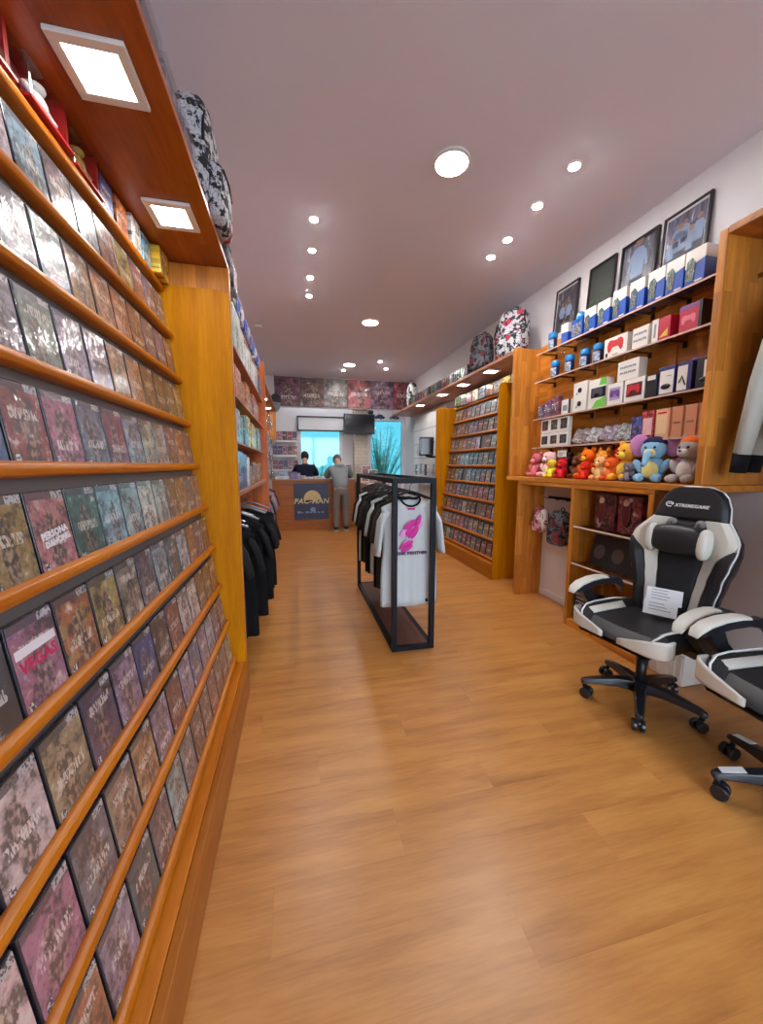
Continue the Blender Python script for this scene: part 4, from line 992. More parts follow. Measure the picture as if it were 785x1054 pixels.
for i in range(17):
    y = 5.02+.165*i; n = ['grey','green','dark','silver','brown','red','navy'][i % 7]; c = [(120,116,120),(70,110,70),(50,46,50),(170,170,176),(120,80,60),(150,60,50),(60,70,110)][i % 7]
    t = thing('figure_box', '%s boxed figure on the right canopy edge, %s after the dark backpack' % (n, (NTH[i] if i < 18 else 'last')), 'figure box', (2.38, y, 2.6135), -PI/2, 'boxed figures on the right canopy')
    B(-.06, .06, -.04, .05, 0, .17).build('window_box', M_TOYART, t, bev=.003, color=rgb(*c)); MB().ell((0,-.042,.085),(.03,.012,.055),10,8).build('figure', plain('figure '+n, rgb(*c), .5), t, smooth=True)
# boxes standing on top of the right display, lit by the canopy lamps
for i in range(9):
    n = ['white','yellow','pale grey','orange','white-blue','cream','pink','silver','green'][i]; c = [(220,220,216),(230,190,80),(190,190,190),(210,130,70),(170,190,220),(226,214,190),(206,140,150),(180,180,186),(120,160,110)][i]
    goods('toy_box', '%s toy box on top of the right display, %s from the near end' % (n, NTH[i]), 2.62, 2.72, 4.12+.21*i, 4.30+.21*i, 2.352, .16, rgb(*c), 'toy boxes on top of the right display', M_TOYART)

# ------------------------------------------------------------------ jacket bay, near right
t = thing('wardrobe_bay', 'pine bay with top board where the pale jacket hangs, right edge', 'wardrobe', (0, 0, 0))
B(2.30, XR-.004, .5, 1.709, 2.635, 2.675).build('top_board', M_PINEX, t, bev=.004)
B(2.30, XR-.004, .46, .499, 0, 2.675).build('side_board', M_PINE, t, bev=.004)
MB().cyl((2.55, .5, 2.45), (2.55, 1.709, 2.45), .013).build('rod', M_CHROME, t, smooth=True)
# ------------------------------------------------------------------ gaming chairs
L_BLK = plain('black leatherette', rgb(27,27,29), .42, bump=.08, bscale=160); L_WHT = plain('white leatherette', rgb(204,200,188), .42, bump=.08, bscale=160)
L_PIPE = plain('white piping', rgb(226,226,222), .4); P_BLK = plain('chair plastic', rgb(24,26,32), .32, coat=.2)
def bw(z):    # half width of the backrest at height z above the seat
    K = [(0,.185),(.06,.20),(.16,.215),(.26,.235),(.36,.262),(.44,.275),(.50,.268),(.55,.235),(.60,.195),(.66,.185),(.72,.165),(.76,.135),(.785,.08)]
    for (a, p), (b_, q) in zip(K, K[1:]):
        if z <= b_:
            f = (z-a)/(b_-a); f = f*f*(3-2*f) if True else f
            return p+(q-p)*f
    return K[-1][1]
HB = .785
def wing(z): return .085*math.exp(-((z-.36)/.2)**2) + .05*math.exp(-((z-.06)/.12)**2)
def front_y(s, z): return -.05 - wing(z)*max(0, (abs(s)-.45)/.55)**1.5 + .03*max(0, abs(s)-.86)/.14 - (.012 if abs(s) < .42 and z < .56 else 0)
def back_patch(s0, s1, z0, z1, off=0., nu=8, nv=18):
    mb = MB()
    def P(u, v, o):
        z = z0(u) + (z1(u)-z0(u))*v if callable(z0) else z0+(z1-z0)*v
        s = (s0(z) if callable(s0) else s0); e = (s1(z) if callable(s1) else s1); s = s+(e-s)*u
        return (s*bw(z), front_y(s, z)+o-off, z)
    A = [[P(i/nu, j/nv, 0) for i in range(nu+1)] for j in range(nv+1)]
    rings = []
    for j in range(nv+1):
        fr = A[j]; bk = [(x, y+.028, z) for x, y, z in reversed(fr)]
        rings.append(fr+bk)
    return mb.rings(rings)
def gaming_chair(label, loc, rz, base_rot, lift=0., stickers=()):
    t = thing('gaming_chair', label, 'gaming chair', loc, rz, 'black and white gaming chairs')
    # star base
    MB().lathe([(.035,.075),(.055,.085),(.055,.14),(.035,.155)], n=20).build('hub', P_BLK, t, smooth=True)
    for k in range(5):
        a = base_rot + 2*PI*k/5; M = Matrix.Rotation(a, 3, 'Z')
        secs = [(.04,.036,.09,.15),(.12,.032,.10,.15),(.22,.027,.095,.132),(.29,.023,.086,.115),(.312,.016,.082,.105)]
        leg = MB().rings([[M @ Vector((x, w, z0)), M @ Vector((x, w*.75, z1)), M @ Vector((x, -w*.75, z1)), M @ Vector((x, -w, z0))] for x, w, z0, z1 in secs]).build('leg', P_BLK, t, bev=.006)
        if k in stickers: MB().rings([[M @ Vector((x, w, z)), M @ Vector((x, -w, z)), M @ Vector((x, -w, z+.002)), M @ Vector((x, w, z+.002))] for x, w, z in [(.20,.018,.1365),(.285,.016,.1185)]]).build('white_sticker', M_WHITE, leg)
        c = M @ Vector((.29, 0, 0)); ax = Matrix.Rotation(a+.9+k*.8, 3, 'Z')
        cs = MB().tube([c+Vector((0,0,.092)), c+Vector((0,0,.06))], .012, 10)
        cs.tube([c + ax @ Vector((0.012, .0, .055)), c + ax @ Vector((0.012,.0,.03))], [.02, .014], 10)
        co = cs.build('caster', P_BLK, leg, smooth=True)
        for q in (-1, 1):
            MB().tube([c + ax @ Vector((.014, q*.008, .031)), c + ax @ Vector((.014, q*.03, .031))], .031, 20).build('wheel', P_BLK, leg, bev=.004)
    MB().cyl((0,0,.13), (0,0,.30), .027).build('gas_lift_sleeve', M_BLACK, t, smooth=True)
    MB().cyl((0,0,.29), (0,0,.40+lift), .018).build('gas_lift', M_CHROME, t, smooth=True)
    z0 = .40+lift
    m = MB().box(-.10,.10,-.13,.13,z0-.02,z0+.025).build('tilt_plate', M_DARK, t, bev=.006)
    MB().tube([(.09,.0,z0),(.2,.02,z0-.01),(.25,.02,z0-.015)], .008, 8).build('tilt_lever', P_BLK, t, smooth=True)
    # seat
    def seat(u, v):
        return None
    W, F, Bk = .265, -.27, .22
    P = []
    prof = [(-.265,.075),(-.262,.115),(-.235,.14),(-.205,.128),(-.175,.098),(0,.09),(.175,.098),(.205,.128),(.235,.14),(.262,.115),(.265,.075),(.25,.03),(.0,.022),(-.25,.03)]
    rings = []
    for y, k, zz in [(Bk,.88,.0),(.12,.97,.0),(0,1,.0),(-.12,1,.0),(-.2,.97,-.002),(-.24,.92,-.012),(-.265,.84,-.03),(-.275,.74,-.05)]:
        q = 1 if y > -.2 else max(.45, 1-(-.2-y)*7)
        rings.append([(x*k, y, z0+.022+(z-.022)*q+ (zz if z > .06 else 0)) for x, z in prof])
    MB().rings(rings).build('seat_cushion', L_BLK, t, bev=.008, seg=3)
    for s in (-1, 1):
        # white insert inside the bolster and white front corner
        MB().rings([[(s*(.205), y, z0+.133-dz), (s*.180, y, z0+.106-dz), (s*.174, y-.001, z0+.101-dz), (s*.21, y, z0+.127-dz)] for y, dz in [(-.20,.0),(-.1,-.002),(.0,-.002),(.08,-.002)]]).build('bolster_insert', L_WHT, t, smooth=True)
        MB().grid(lambda u, v: (s*(.045+.225*math.sin(min(1,u*1.25)*PI/2)-.0*u), -.286+.16*max(0,u-.3)**1.5, z0+.03+(.03+.062*math.sin(min(1,u*1.5)*PI/2))*v), 14, 6).build('front_panel', L_WHT, t, smooth=True, solid=.012)
        MB().tube([(s*.225,.18,z0+.128),(s*.238,.05,z0+.146),(s*.238,-.12,z0+.146),(s*.228,-.2,z0+.142),(s*.212,-.25,z0+.115),(s*.19,-.275,z0+.08)], .005, 6).build('piping', L_PIPE, t, smooth=True)
    # backrest in its own reclined frame
    R = bpy.data.objects.new('backrest', None)
    zb = z0+.075
    Mt = Matrix.Translation((0, .235, zb)) @ Matrix.Rotation(-.16, 4, 'X')
    def add(mb, name, mat, **k):
        for v in mb.bm.verts: v.co = Mt @ v.co
        return mb.build(name, mat, t, **k)
    bpy.data.objects.remove(R)
    # shell
    n = 22; rings = []
    for j in range(n+1):
        z = HB*j/n; w = bw(z); yb = .055 - .03*(z/HB)
        rings.append([(-w, front_y(-1, z)+.03, z), (-w*.93, yb*.7, z), (-w*.7, yb, z), (0, yb, z), (w*.7, yb, z), (w*.93, yb*.7, z), (w, front_y(1, z)+.03, z), (w*.8, front_y(.8, z)+.025, z), (0, -.02, z), (-w*.8, front_y(-.8, z)+.025, z)])
    add(MB().rings(rings), 'backrest_shell', L_BLK, smooth=True)
    add(back_patch(-.44, .44, .0, .585, 0., 8, 16), 'backrest_centre', plain('black perforated fabric', rgb(20,20,22), .7, bump=.2, bscale=220), bev=.006)
    add(back_patch(lambda z: -1.0 if z > .66 else -1.0, lambda z: 1., .60, HB, .006, 16, 10), 'headrest', L_BLK, bev=.008)
    for s in (-1, 1):
        inner = .46
        def outer(z):
            if z > .46: return 1.
            return .70 + .30*max(0, (z-.36)/.10)**1.5 if z > .36 else .70
        add(back_patch(lambda z: s*inner, lambda z: s*outer(z), .0, .598, .004, 8, 24), 'side_panel', L_WHT, bev=.005)
        add(back_patch(lambda z: s*.72 + s*.28*max(0, (z-.36)/.10)**1.5 if z > .36 else s*.72, lambda z: s*1.0, .0, .452, .004, 6, 18), 'wing_panel', L_BLK, bev=.005)
        pts = [(s*(bw(z)+.001), front_y(1, z)+.012, z) for z in [HB*j/30 for j in range(31)]]
        add(MB().tube(pts, .005, 6), 'piping', L_PIPE, smooth=True)
        # slot under the headrest
        add(MB().ell((s*.075, front_y(.3, .575)-.002, .572), (.028,.012,.024), 14, 8), 'strap_slot', plain('slot grey', rgb(120,116,114), .6), smooth=True)
    add(MB().tube([(x, front_y(x/bw(HB), HB)+.012, HB+.001-.0*x) for x in (-.08,-.04,0,.04,.08)], .005, 6), 'piping', L_PIPE, smooth=True)
    # emblem and lettering on the headrest
    E_ = MB(); 
    ep = [(-.105+.020*math.cos(a), 0, .675+.014*math.sin(a)) for a in [2*PI*j/18 for j in range(16)]]
    E_.tube([(x, front_y(.5, .67)-.008, z) for x, y, z in ep], .0028, 6); E_.tube([(-.118, front_y(.5,.67)-.008, .675), (-.1, front_y(.5,.67)-.008, .68), (-.088, front_y(.5,.67)-.008, .672)], .0028, 6)
    add(E_, 'emblem', M_INKW)
    o = text_mesh('XTREMEGAME', .026, M_INKW, t, (0,0,0), (0,0,0), ext=.001, font_shear=.25, offset=.0006)
    TM = Mt @ Matrix.Translation((.012, -.0595, .671)) @ Matrix.Rotation(PI/2, 4, 'X')
    o.data.transform(TM)
    # neck pillow
    add(MB().ell((0, -.10, .47), (.155,.05,.085), 18, 12, pw=.7), 'neck_pillow', L_BLK, smooth=True)
    for s in (-1, 1): 
        add(MB().ell((s*.138, -.100, .463), (.030,.046,.086), 14, 10, pw=.8), 'pillow_end', L_WHT, smooth=True)
        add(MB().tube([(s*.07,-.095,.55),(s*.075,-.075,.572)], .012, 6, flat=.3), 'pillow_strap', L_BLK)
    # armrests: arched pad on a post
    for s in (-1, 1):
        x = s*.302
        MB().rings([[(x-w, y, z0+z-h), (x-w*1., y, z0+z-.006), (x-w*.7, y, z0+z), (x+w*.7, y, z0+z), (x+w, y, z0+z-.006), (x+w, y, z0+z-h)] for y, z, w, h in [(-.245,.205,.022,.010),(-.228,.235,.030,.018),(-.18,.262,.033,.018),(-.10,.280,.033,.018),(-.02,.284,.031,.016),(.04,.276,.029,.012)]]).build('arm_pad', L_WHT, t, bev=.006, seg=3)
        MB().rings([[(x-w, y, z0+zb_), (x-w, y, z0+zt_), (x+w, y, z0+zt_), (x+w, y, z0+zb_)] for y, zb_, zt_, w in [(-.21,.195,.225,.024),(-.14,.21,.252,.027),(-.05,.225,.262,.027),(.04,.23,.262,.027),(.12,.215,.262,.026),(.17,.185,.245,.024),(.2,.145,.195,.02)]]).build('arm_frame', P_BLK, t, bev=.006)
        MB().rings([[(x-w, y0, z0+z), (x-w, y1, z0+z), (x+w, y1, z0+z), (x+w, y0, z0+z)] for z, y0, y1, w in [(.04,-.02,.07,.02),(.1,-.09,-.01,.022),(.16,-.15,-.07,.024),(.225,-.19,-.1,.024)]]).build('arm_post', P_BLK, t, bev=.005)
        MB().box(min(x, s*.14), max(x, s*.14), -.02, .06, z0+.0, z0+.035).build('arm_bracket', P_BLK, t, bev=.005)
        add(MB().lathe([(.035,-.012),(.04,0),(.035,.012)], (s*.215,.03,.0), 16, Matrix.Rotation(PI/2, 4, 'Y')), 'recline_hinge', P_BLK, smooth=True)
    return t
ch1 = gaming_chair('black and white gaming chair with paper notice on its seat, before the cabinet', (1.94, 1.67, 0), math.radians(-82), math.radians(89), .018)
ch2 = gaming_chair('black and white gaming chair cut off by the right edge of the photo', (1.97, .95, 0), math.radians(-93), math.radians(101), .03, (1, 2))
t = thing('paper_notice', 'white paper notice leaning against the backrest on the chair seat', 'notice', (2.035, 1.66, .535), math.radians(-58), rx=-.35)
B(-.085, .085, 0, .003, .07, .16).build('sheet', M_WHITE, t); B(-.09, .07, -.004, -.001, 0, .085).build('sheet', M_WHITE, t)
mb = MB()
r = random.Random(4)
for i in range(4): mb.box(-.06, -.06+r.uniform(.07,.12), -.001, .0005, .145-.017*i, .149-.017*i)
for i in range(3): mb.box(-.065, -.065+r.uniform(.07,.11), -.005, -.003, .065-.018*i, .069-.018*i)
mb.build('printed_line', M_INKGR, t)
# jacket in the bay
C_JKT = cloth_mat('pale jacket', rgb(192,192,182))
def jacket(label, x, y, rz, hl):
    t = thing('jacket', label, 'jacket', (x, y, 2.44), rz, 'pale jackets in the bay')
    MB().rings([[(w*math.cos(a), d*math.sin(a), z) for a in [2*PI*j/20 for j in range(20)]] for z, w, d in [(-.10,.08,.04),(-.14,.16,.05),(-.2,.22,.055),(-.4,.235,.06),(-.7,.24,.065),(-.82,.235,.065)]]).build('body', C_JKT, t, smooth=True)
    MB().rings([[(w*math.cos(a), d*math.sin(a), z) for a in [2*PI*j/20 for j in range(20)]] for z, w, d in [(-.815,.237,.067),(-.9,.22,.06)]]).build('waistband', C_BLK, t, smooth=True)
    for s in (-1, 1):
        MB().tube([(s*.17,0,-.19),(s*.245,0,-.3),(s*.30,-.005,-.6),(s*.345,-.01,-.98)], [.066,.07,.062,.05], 14, flat=.75).build('sleeve', C_JKT, t, smooth=True)
        MB().tube([(s*.345,-.01,-.975),(s*.355,-.01,-1.08)], [.05,.045], 14, flat=.75).build('cuff', C_BLK, t, smooth=True)
    hanger(hl, (x, y, 2.44), rz, M_BLACK, .18)
jacket('pale jacket with black cuffs hanging in the bay at the right edge, front one', 2.45, 1.24, math.radians(-80), 'dark hanger carrying the front pale jacket')
jacket('second pale jacket behind the front one in the bay at the right edge', 2.63, 1.30, math.radians(-84), 'dark hanger carrying the rear pale jacket')
# ------------------------------------------------------------------ clothes rack
t = thing('garment_rack', 'black steel garment rack with brown base panel in the middle of the shop', 'garment rack', (.8375, 0, 0))
hw, y0, y1, zt, b = .1475, 2.60, 4.20, 1.29, .019
for s in (-1, 1):
    for y in (y0, y1): B(s*hw-b, s*hw+b, y-b, y+b, 0, zt+b).build('post', M_DARK, t, bev=.002)
    B(s*hw-b, s*hw+b, y0+b, y1-b, zt-b, zt+b).build('top_rail', M_DARK, t, bev=.002); B(s*hw-b, s*hw+b, y0+b, y1-b, .0, .035).build('foot_rail', M_DARK, t, bev=.002)
for y in (y0, y1): 
    B(-hw+b, hw-b, y-b, y+b, zt-b, zt+b).build('cross_bar', M_DARK, t, bev=.002); B(-hw+b, hw-b, y-b, y+b, 0, .035).build('foot_bar', M_DARK, t, bev=.002)
MB().cyl((0, y0+b, zt), (0, y1-b, zt), .012).build('hanging_bar', M_DARK, t, smooth=True)
B(-hw+b, hw-b, y0+b, y1-b, .02, .034).build('base_panel', wood('dark brown board', rgb(96,62,48), rgb(120,80,62), 'Y', 1., .6, coat=0), t)
sh = [('white', C_WHT), ('dark olive', C_OLV), ('black', C_BLK), ('white', C_WHT), ('black', C_BLK), ('black', C_BLK2), ('dark olive', C_OLV), ('black', C_BLK), ('white', C_WHT), ('black', C_BLK)]
for i, (n, m) in enumerate(sh):
    y = 2.71 + .15*i
    lab = '%s t-shirt on the black rack, %s from the camera' % (n, ORD[i])
    s = tshirt(lab, (.8375+.004*i, y, 1.275), 0 if i == 0 else rnd.uniform(-.16, -.02), m, .86 if i == 0 else .74+.03*(i % 3), .225, .30 if i == 0 else .24, group='t-shirts on the black rack', seed=60+i, collar=C_BLK if i == 0 else None)
    hanger('black hanger on the garment rack, %s from the camera' % ORD[i], (.8375+.004*i, y, 1.275), 0, M_BLACK, .18, 'black hangers on the rack')
    if i == 0: front_shirt = s
# print on the front shirt: abstract pink splash with lettering (no figure)
M_PK = plain('magenta print', rgb(206,40,150), .7); M_PK2 = plain('light pink print', rgb(226,150,206), .7); M_PU = plain('purple print', rgb(96,40,96), .7)
sp_, s2 = MB(), MB()
r = random.Random(11)
for i in range(16):
    q = i/15; cx = -.045+.10*q+r.uniform(-.03,.03); cz = -.47+.2*q+r.uniform(-.06,.06)
    (sp_ if i % 3 else s2).ell((cx, -.058-.004*(i % 3), cz), (r.uniform(.012,.026), .004, r.uniform(.03,.06)), 12, 8, Matrix.Rotation(r.uniform(.2,1.3), 3, 'Y'))
sp_.build('printed_splash', M_PK, front_shirt, smooth=True); s2.build('printed_splash', M_PK2, front_shirt, smooth=True)
text_mesh('PINK PANTHER', .034, M_PU, front_shirt, (0, -.060, -.535), UP, ext=.004, offset=.0008)
B(-.028,.028,-.050,-.046,-.205,-.19).build('neck_label', M_PK, front_shirt)
B(.12,.14,-.05,-.045,-.93,-.905).build('hem_tag', C_BLK, front_shirt)
# ------------------------------------------------------------------ counter and back of the shop
M_CNT = wood('counter board', rgb(150,84,30), rgb(180,110,46), 'X', .8, .45)
t = thing('sales_counter', 'wooden sales counter with a sign on its front at the back of the shop', 'counter', (0, 0, 0))
B(-.5, 1.30, 8.32, 8.36, 0, 1.07).build('front_panel', M_CNT, t, bev=.004)
B(-.5, 1.34, 8.27, 8.8, 1.07, 1.105).build('worktop', wood('counter top', rgb(150,104,66), rgb(186,138,96), 'X', .8, .35), t, bev=.004)
B(-.5, -.46, 8.36, 8.78, 0, 1.07).build('side_panel', M_CNT, t, bev=.004)
B(1.26, 1.30, 8.36, 8.78, 0, 1.07).build('side_panel', M_CNT, t, bev=.004)
M_RTN = wood('pale counter return', rgb(176,128,104), rgb(206,158,134), 'Z', .8, .45)
t = thing('side_counter', 'pale pinkish counter return running towards the camera beside the standing customer', 'counter', (0, 0, 0))
B(1.345, 1.385, 6.6, 8.9, 0, 1.0).build('side_panel', M_RTN, t, bev=.004)
B(1.345, 1.80, 6.6, 8.9, 1.0, 1.035).build('worktop', M_RTN, t, bev=.004)
B(1.385, 1.80, 6.6, 6.64, 0, 1.0).build('end_panel', M_RTN, t, bev=.004)
B(1.325, 1.344, 6.58, 8.26, 0, .08).build('kick_board', plain('dark kick board', rgb(80,50,34), .5), t, bev=.003)
# sign
t = thing('sign_board', 'dark blue sign with cream dome and lettering on the counter front', 'sign', (.32, 8.315, .22), 0)
B(-.37, .37, -.02, .003, 0, .79).build('board', plain('navy sign', rgb(36,40,72), .4), t, bev=.004)
M_CRM = plain('cream sign print', rgb(214,200,150), .5); M_GLD = plain('amber sign print', rgb(214,160,96), .5)
MB().prism([(.19*math.cos(a)+.02, .43+.21*math.sin(a)) for a in [PI*j/20 for j in range(21)]], -.024, -.0205, 'XZ').build('printed_dome', M_CRM, t)
mb = MB()
for a in (.35, .7, 1.05, 1.4, 1.75, 2.1, 2.45, 2.8): mb.tube([(.02+.05*math.cos(a), -.0245, .43+.05*math.sin(a)), (.02+.17*math.cos(a), -.0245, .43+.19*math.sin(a))], .006, 5)
mb.build('printed_ray', M_GLD, t)
text_mesh('PAC-MAN', .16, M_CRM, t, (0, -.024, .40), UP, ext=.003, font_shear=.2, offset=.005)
mb = MB(); rr = random.Random(2)
for k in range(7): mb.box(-.3+.085*k, -.3+.085*k+rr.uniform(.03,.07), -.0235, -.0205, .14, .165+rr.uniform(0,.02))
mb.build('printed_small_text', plain('pale blue print', rgb(130,150,190), .5), t)
MB().prism([(.06*math.cos(a)+.03, .22+.05*math.sin(a)) for a in [2*PI*j/16 for j in range(16)]], -.0235, -.0205, 'XZ').build('printed_badge', plain('pale blue print', rgb(130,150,190), .5), t)
# things on the counter
cl = [('white paper stack', -.30, 8.43, .3, .22, .05, (214,214,220)), ('violet box', -.05, 8.42, .16, .14, .15, (120,110,170)), ('pale blue box', -.28, 8.62, .2, .2, .16, (150,180,210)), ('grey box', .12, 8.5, .18, .16, .07, (170,164,176)), ('white flat box', .28, 8.46, .18, .2, .04, (224,222,226)), ('pinkish box', .0, 8.66, .2, .16, .12, (190,150,170)), ('white document stack', .52, 8.6, .26, .2, .05, (226,232,236))]
for n, x, y, w, d, h, c in cl:
    t = thing('counter_box', '%s on the sales counter' % n, 'box', (x, y, 1.106), rnd.uniform(-.2, .2), 'clutter on the sales counter')
    B(-w/2, w/2, -d/2, d/2, 0, h).build('carton', plain(n, rgb(*c), .5), t, bev=.004); B(-w*.35, w*.1, -d/2-.001, -d/2, h*.3, h*.7).build('printed_label', M_INKGR, t)
# stands on the side counter
def stand(lab, x, y, z, c, n, h):
    t = thing('display_stand', lab, 'display stand', (x, y, z), 0, 'stands on the side counter')
    B(-.1,.1,-.06,.06,0,.012).build('base', M_WHITE, t, bev=.002); B(-.1,.1,.04,.05,.012,h).build('back', M_WHITE, t, bev=.002)
    for i in range(n):
        zz = .02+(h-.16)*i/max(1, n-1); B(-.085,.085,-.035+.02*(n-1-i)/n,-.028+.02*(n-1-i)/n,zz,zz+.13).build('leaflet', M_GOODS, t, color=rgb(*c[i % len(c)]))
    return t
stand('leaflet stand with pink and violet leaflets behind the garment rack', 1.52, 8.2, 1.036, [(206,120,150),(150,90,140),(190,150,170)], 4, .36)
stand('leaflet stand with grey leaflets on the side counter', 1.52, 7.4, 1.036, [(170,160,160),(200,180,170)], 3, .28)
t = thing('cash_terminal', 'small dark receipt printer box on the side counter', 'printer', (1.66, 7.7, 1.036))
B(-.12,.12,-.1,.1,0,.14).build('housing', plain('warm grey plastic', rgb(120,112,108), .5), t, bev=.01); B(-.09,.09,-.103,-.1,.08,.11).build('paper_slot', M_BLACK, t)
# monitor on the column
t = thing('monitor', 'black flat monitor on the column above the counter', 'monitor', (1.51, 8.99, 2.14))
B(-.37,.37,-.03,.02,0,.47).build('housing', M_BLACK, t, bev=.006); B(-.345,.345,-.033,-.029,.03,.445).build('screen', plain('dark screen', rgb(20,22,26), .15), t)
B(-.08,.08,.02,.165,.15,.35).build('wall_bracket', M_DARK, t)
t = thing('camera', 'small dark camera perched on top of the monitor', 'camera', (1.78, 8.98, 2.613))
MB().ell((0,0,.045),(.07,.05,.045),12,8,pw=.6).build('body', M_BLACK, t, smooth=True); MB().cyl((0,-.04,.045),(0,-.075,.045),.022).build('lens', M_DARK, t, smooth=True)
# poster strip on the bulkhead
M_POST = art('comic poster', title=True, strip=False, fade=.05, crinkle=0, gloss=.2, sat=1.)
pc = [('purple-brown crowded',(126,66,84)), ('dark brown battle',(116,76,66)), ('grey-green figure',(136,124,118)), ('red fiery',(196,96,88)), ('blue and red city',(150,112,140)), ('crimson smoky',(176,80,96))]
for i, (n, c) in enumerate(pc):
    x0 = -.42 + .555*i
    t = thing('comic_poster', '%s comic poster in the strip above the counter' % n, 'poster', (x0+.2775, 9.045, 2.745), 0, 'comic posters above the counter')
    B(-.275,.275,-.012,.004,0,.65).build('board', plain('dark poster edge', rgb(40,28,32), .5), t)
    B(-.268,.268,-.0135,-.0122,.008,.642).build('print', M_POST, t, color=rgb(*c))
    r = random.Random(i); fg = MB()
    for k in range(5):
        x = -.2+.1*k+r.uniform(-.03,.03); z = r.uniform(.1,.35); fg.ell((x,-.0145,z+.13),(.035,.002,.045),10,6); fg.ell((x,-.0145,z),(.06,.002,.1),10,6,Matrix.Rotation(r.uniform(-.4,.4),3,'Y'))
t = thing('comic_poster', 'orange-red comic poster on the bulkhead at its right end', 'poster', (2.78-.11, 9.03, 2.745)); 
bpy.data.objects.remove(t)
t = thing('portrait_cutout', 'black and white portrait cut-out at the left end of the poster strip', 'cut-out', (-.40, 8.85, 2.56))
MB().prism([(.11*math.cos(a), .2+.18*math.sin(a)) for a in [2*PI*j/20 for j in range(20)]], -.006, .006, 'XZ').build('face', plain('grey print', rgb(190,184,186), .6), t)
MB().prism([(.12*math.cos(a)+.01, .27+.15*math.sin(a)) for a in [PI*(-.1+1.15*j/16) for j in range(17)]], -.009, -.0065, 'XZ').build('hair', M_INKB, t)
B(-.06,-.03,-.009,-.0065,.19,.2).box(.02,.05,-.009,-.0065,.19,.2).box(-.03,.03,-.009,-.0065,.1,.108).build('printed_features', M_INKB, t)
MB().tube([(0,.0,.37),(0,.04,.9-.06)], .003, 5).build('wire', M_DARK, t)
# comic shelves on the back wall, left of the window
for k, z in enumerate((1.28, 1.62, 1.96)):
    t = thing('magazine_shelf', 'white magazine shelf left of the counter window, %s from the bottom' % NTH[k], 'shelf', (-.24, YB, z), 0, 'magazine shelves by the counter window')
    B(-.3,.28,-.2,0,-.02,0).build('board', M_WHITE, t, bev=.003); B(-.3,.28,-.2,-.19,0,.03).build('lip', M_WHITE, t)
    for i in range(5):
        n = ['red','violet','blue','pink','maroon'][(i+k) % 5]; c = [(180,50,70),(110,70,130),(60,80,150),(206,130,150),(110,40,56)][(i+k) % 5]
        q = thing('magazine', '%s magazine on the %s shelf by the counter window, %s from the left' % (n, ('bottom','middle','top')[k], NTH[i]), 'magazine', (-.46+.115*i, YB-.17, z+.002), 0, 'magazines by the counter window', rx=-.12)
        B(-.055,.055,0,.012,0,.24).build('cover', M_GOODS, q, color=rgb(*c))
# right of the second window: white panel with hanging accessories and a black screen
t = thing('pegboard', 'white slotted panel with hooks at the far right beyond the game display', 'panel', (2.66, 7.4, 1.0), -PI/2)
B(-.9,.9,0,.03,0,1.45).build('panel', M_WHITE, t, bev=.004)
for z in (.25,.55,.85,1.15): B(-.9,.9,-.002,.001,z,z+.012).build('slot', M_INKGR, t)
for i, (y, z) in enumerate([(6.75,1.2),(6.95,1.22),(7.2,1.2),(7.5,1.22),(7.8,1.2),(7.0,1.6),(7.4,1.62),(7.7,1.6)]):
    n = ['silver','white','dark','pale blue','grey','white-blue','charcoal','chrome'][i]; c = [(180,182,188),(220,224,228),(50,50,56),(150,180,206),(130,130,136),(190,206,226),(60,60,66),(200,204,210)][i]
    t = thing('accessory_pack', '%s accessory pack hanging on the white far right panel' % n, 'accessory pack', (2.55, y, z), -PI/2, 'accessory packs on the far right panel')
    B(-.06,.06,0,.006,0,.22).build('card', plain('acc '+n, rgb(*c), .5), t); MB().ell((0,-.015,.09),(.04,.02,.05),10,6).build('blister', M_BLIST, t, smooth=True); MB().tube([(0,.003,.2),(0,.09,.21)], .004, 5).build('peg', M_CHROME, t)
t = thing('monitor', 'black box monitor on a bracket beside the far end of the right display', 'monitor', (2.40, 6.75, 1.58), -.25)
B(-.13,.13,-.1,.1,0,.34).build('housing', M_BLACK, t, bev=.012); B(-.11,.11,-.104,-.099,.03,.31).build('screen', plain('dark screen', rgb(20,22,26), .15), t); B(-.13,-.1,-.104,-.1,.05,.3).build('control_strip', M_INKGR, t)
MB().tube([(0,.05,-.0),(.12,.1,-.02),(.2,.14,-.02)], .02, 8).build('bracket', M_DARK, t)
for i, (x, c, n) in enumerate([(2.0,(50,60,100),'dark blue'),(2.36,(120,130,150),'silver')]):
    t = thing('model_car', '%s model car hanging under the bulkhead near the right window' % n, 'model car', (x, 8.95, 2.52), .4, 'hanging model cars')
    MB().prism([(-.12,.0),(.12,.0),(.12,.04),(.07,.05),(.04,.085),(-.05,.085),(-.08,.05),(-.12,.045)], -.045, .045, 'XZ').build('body', plain('car '+n, rgb(*c), .3, coat=.5), t, bev=.008)
    for a in (-.07,.07):
        for b_ in (-.046,.046): MB().cyl((a,b_-.008,.005),(a,b_+.008,.005),.025,n=12).build('wheel', M_BLACK, t)
    MB().tube([(0,0,.08),(0,.1,.21)], .002, 5).build('string', M_DARK, t)

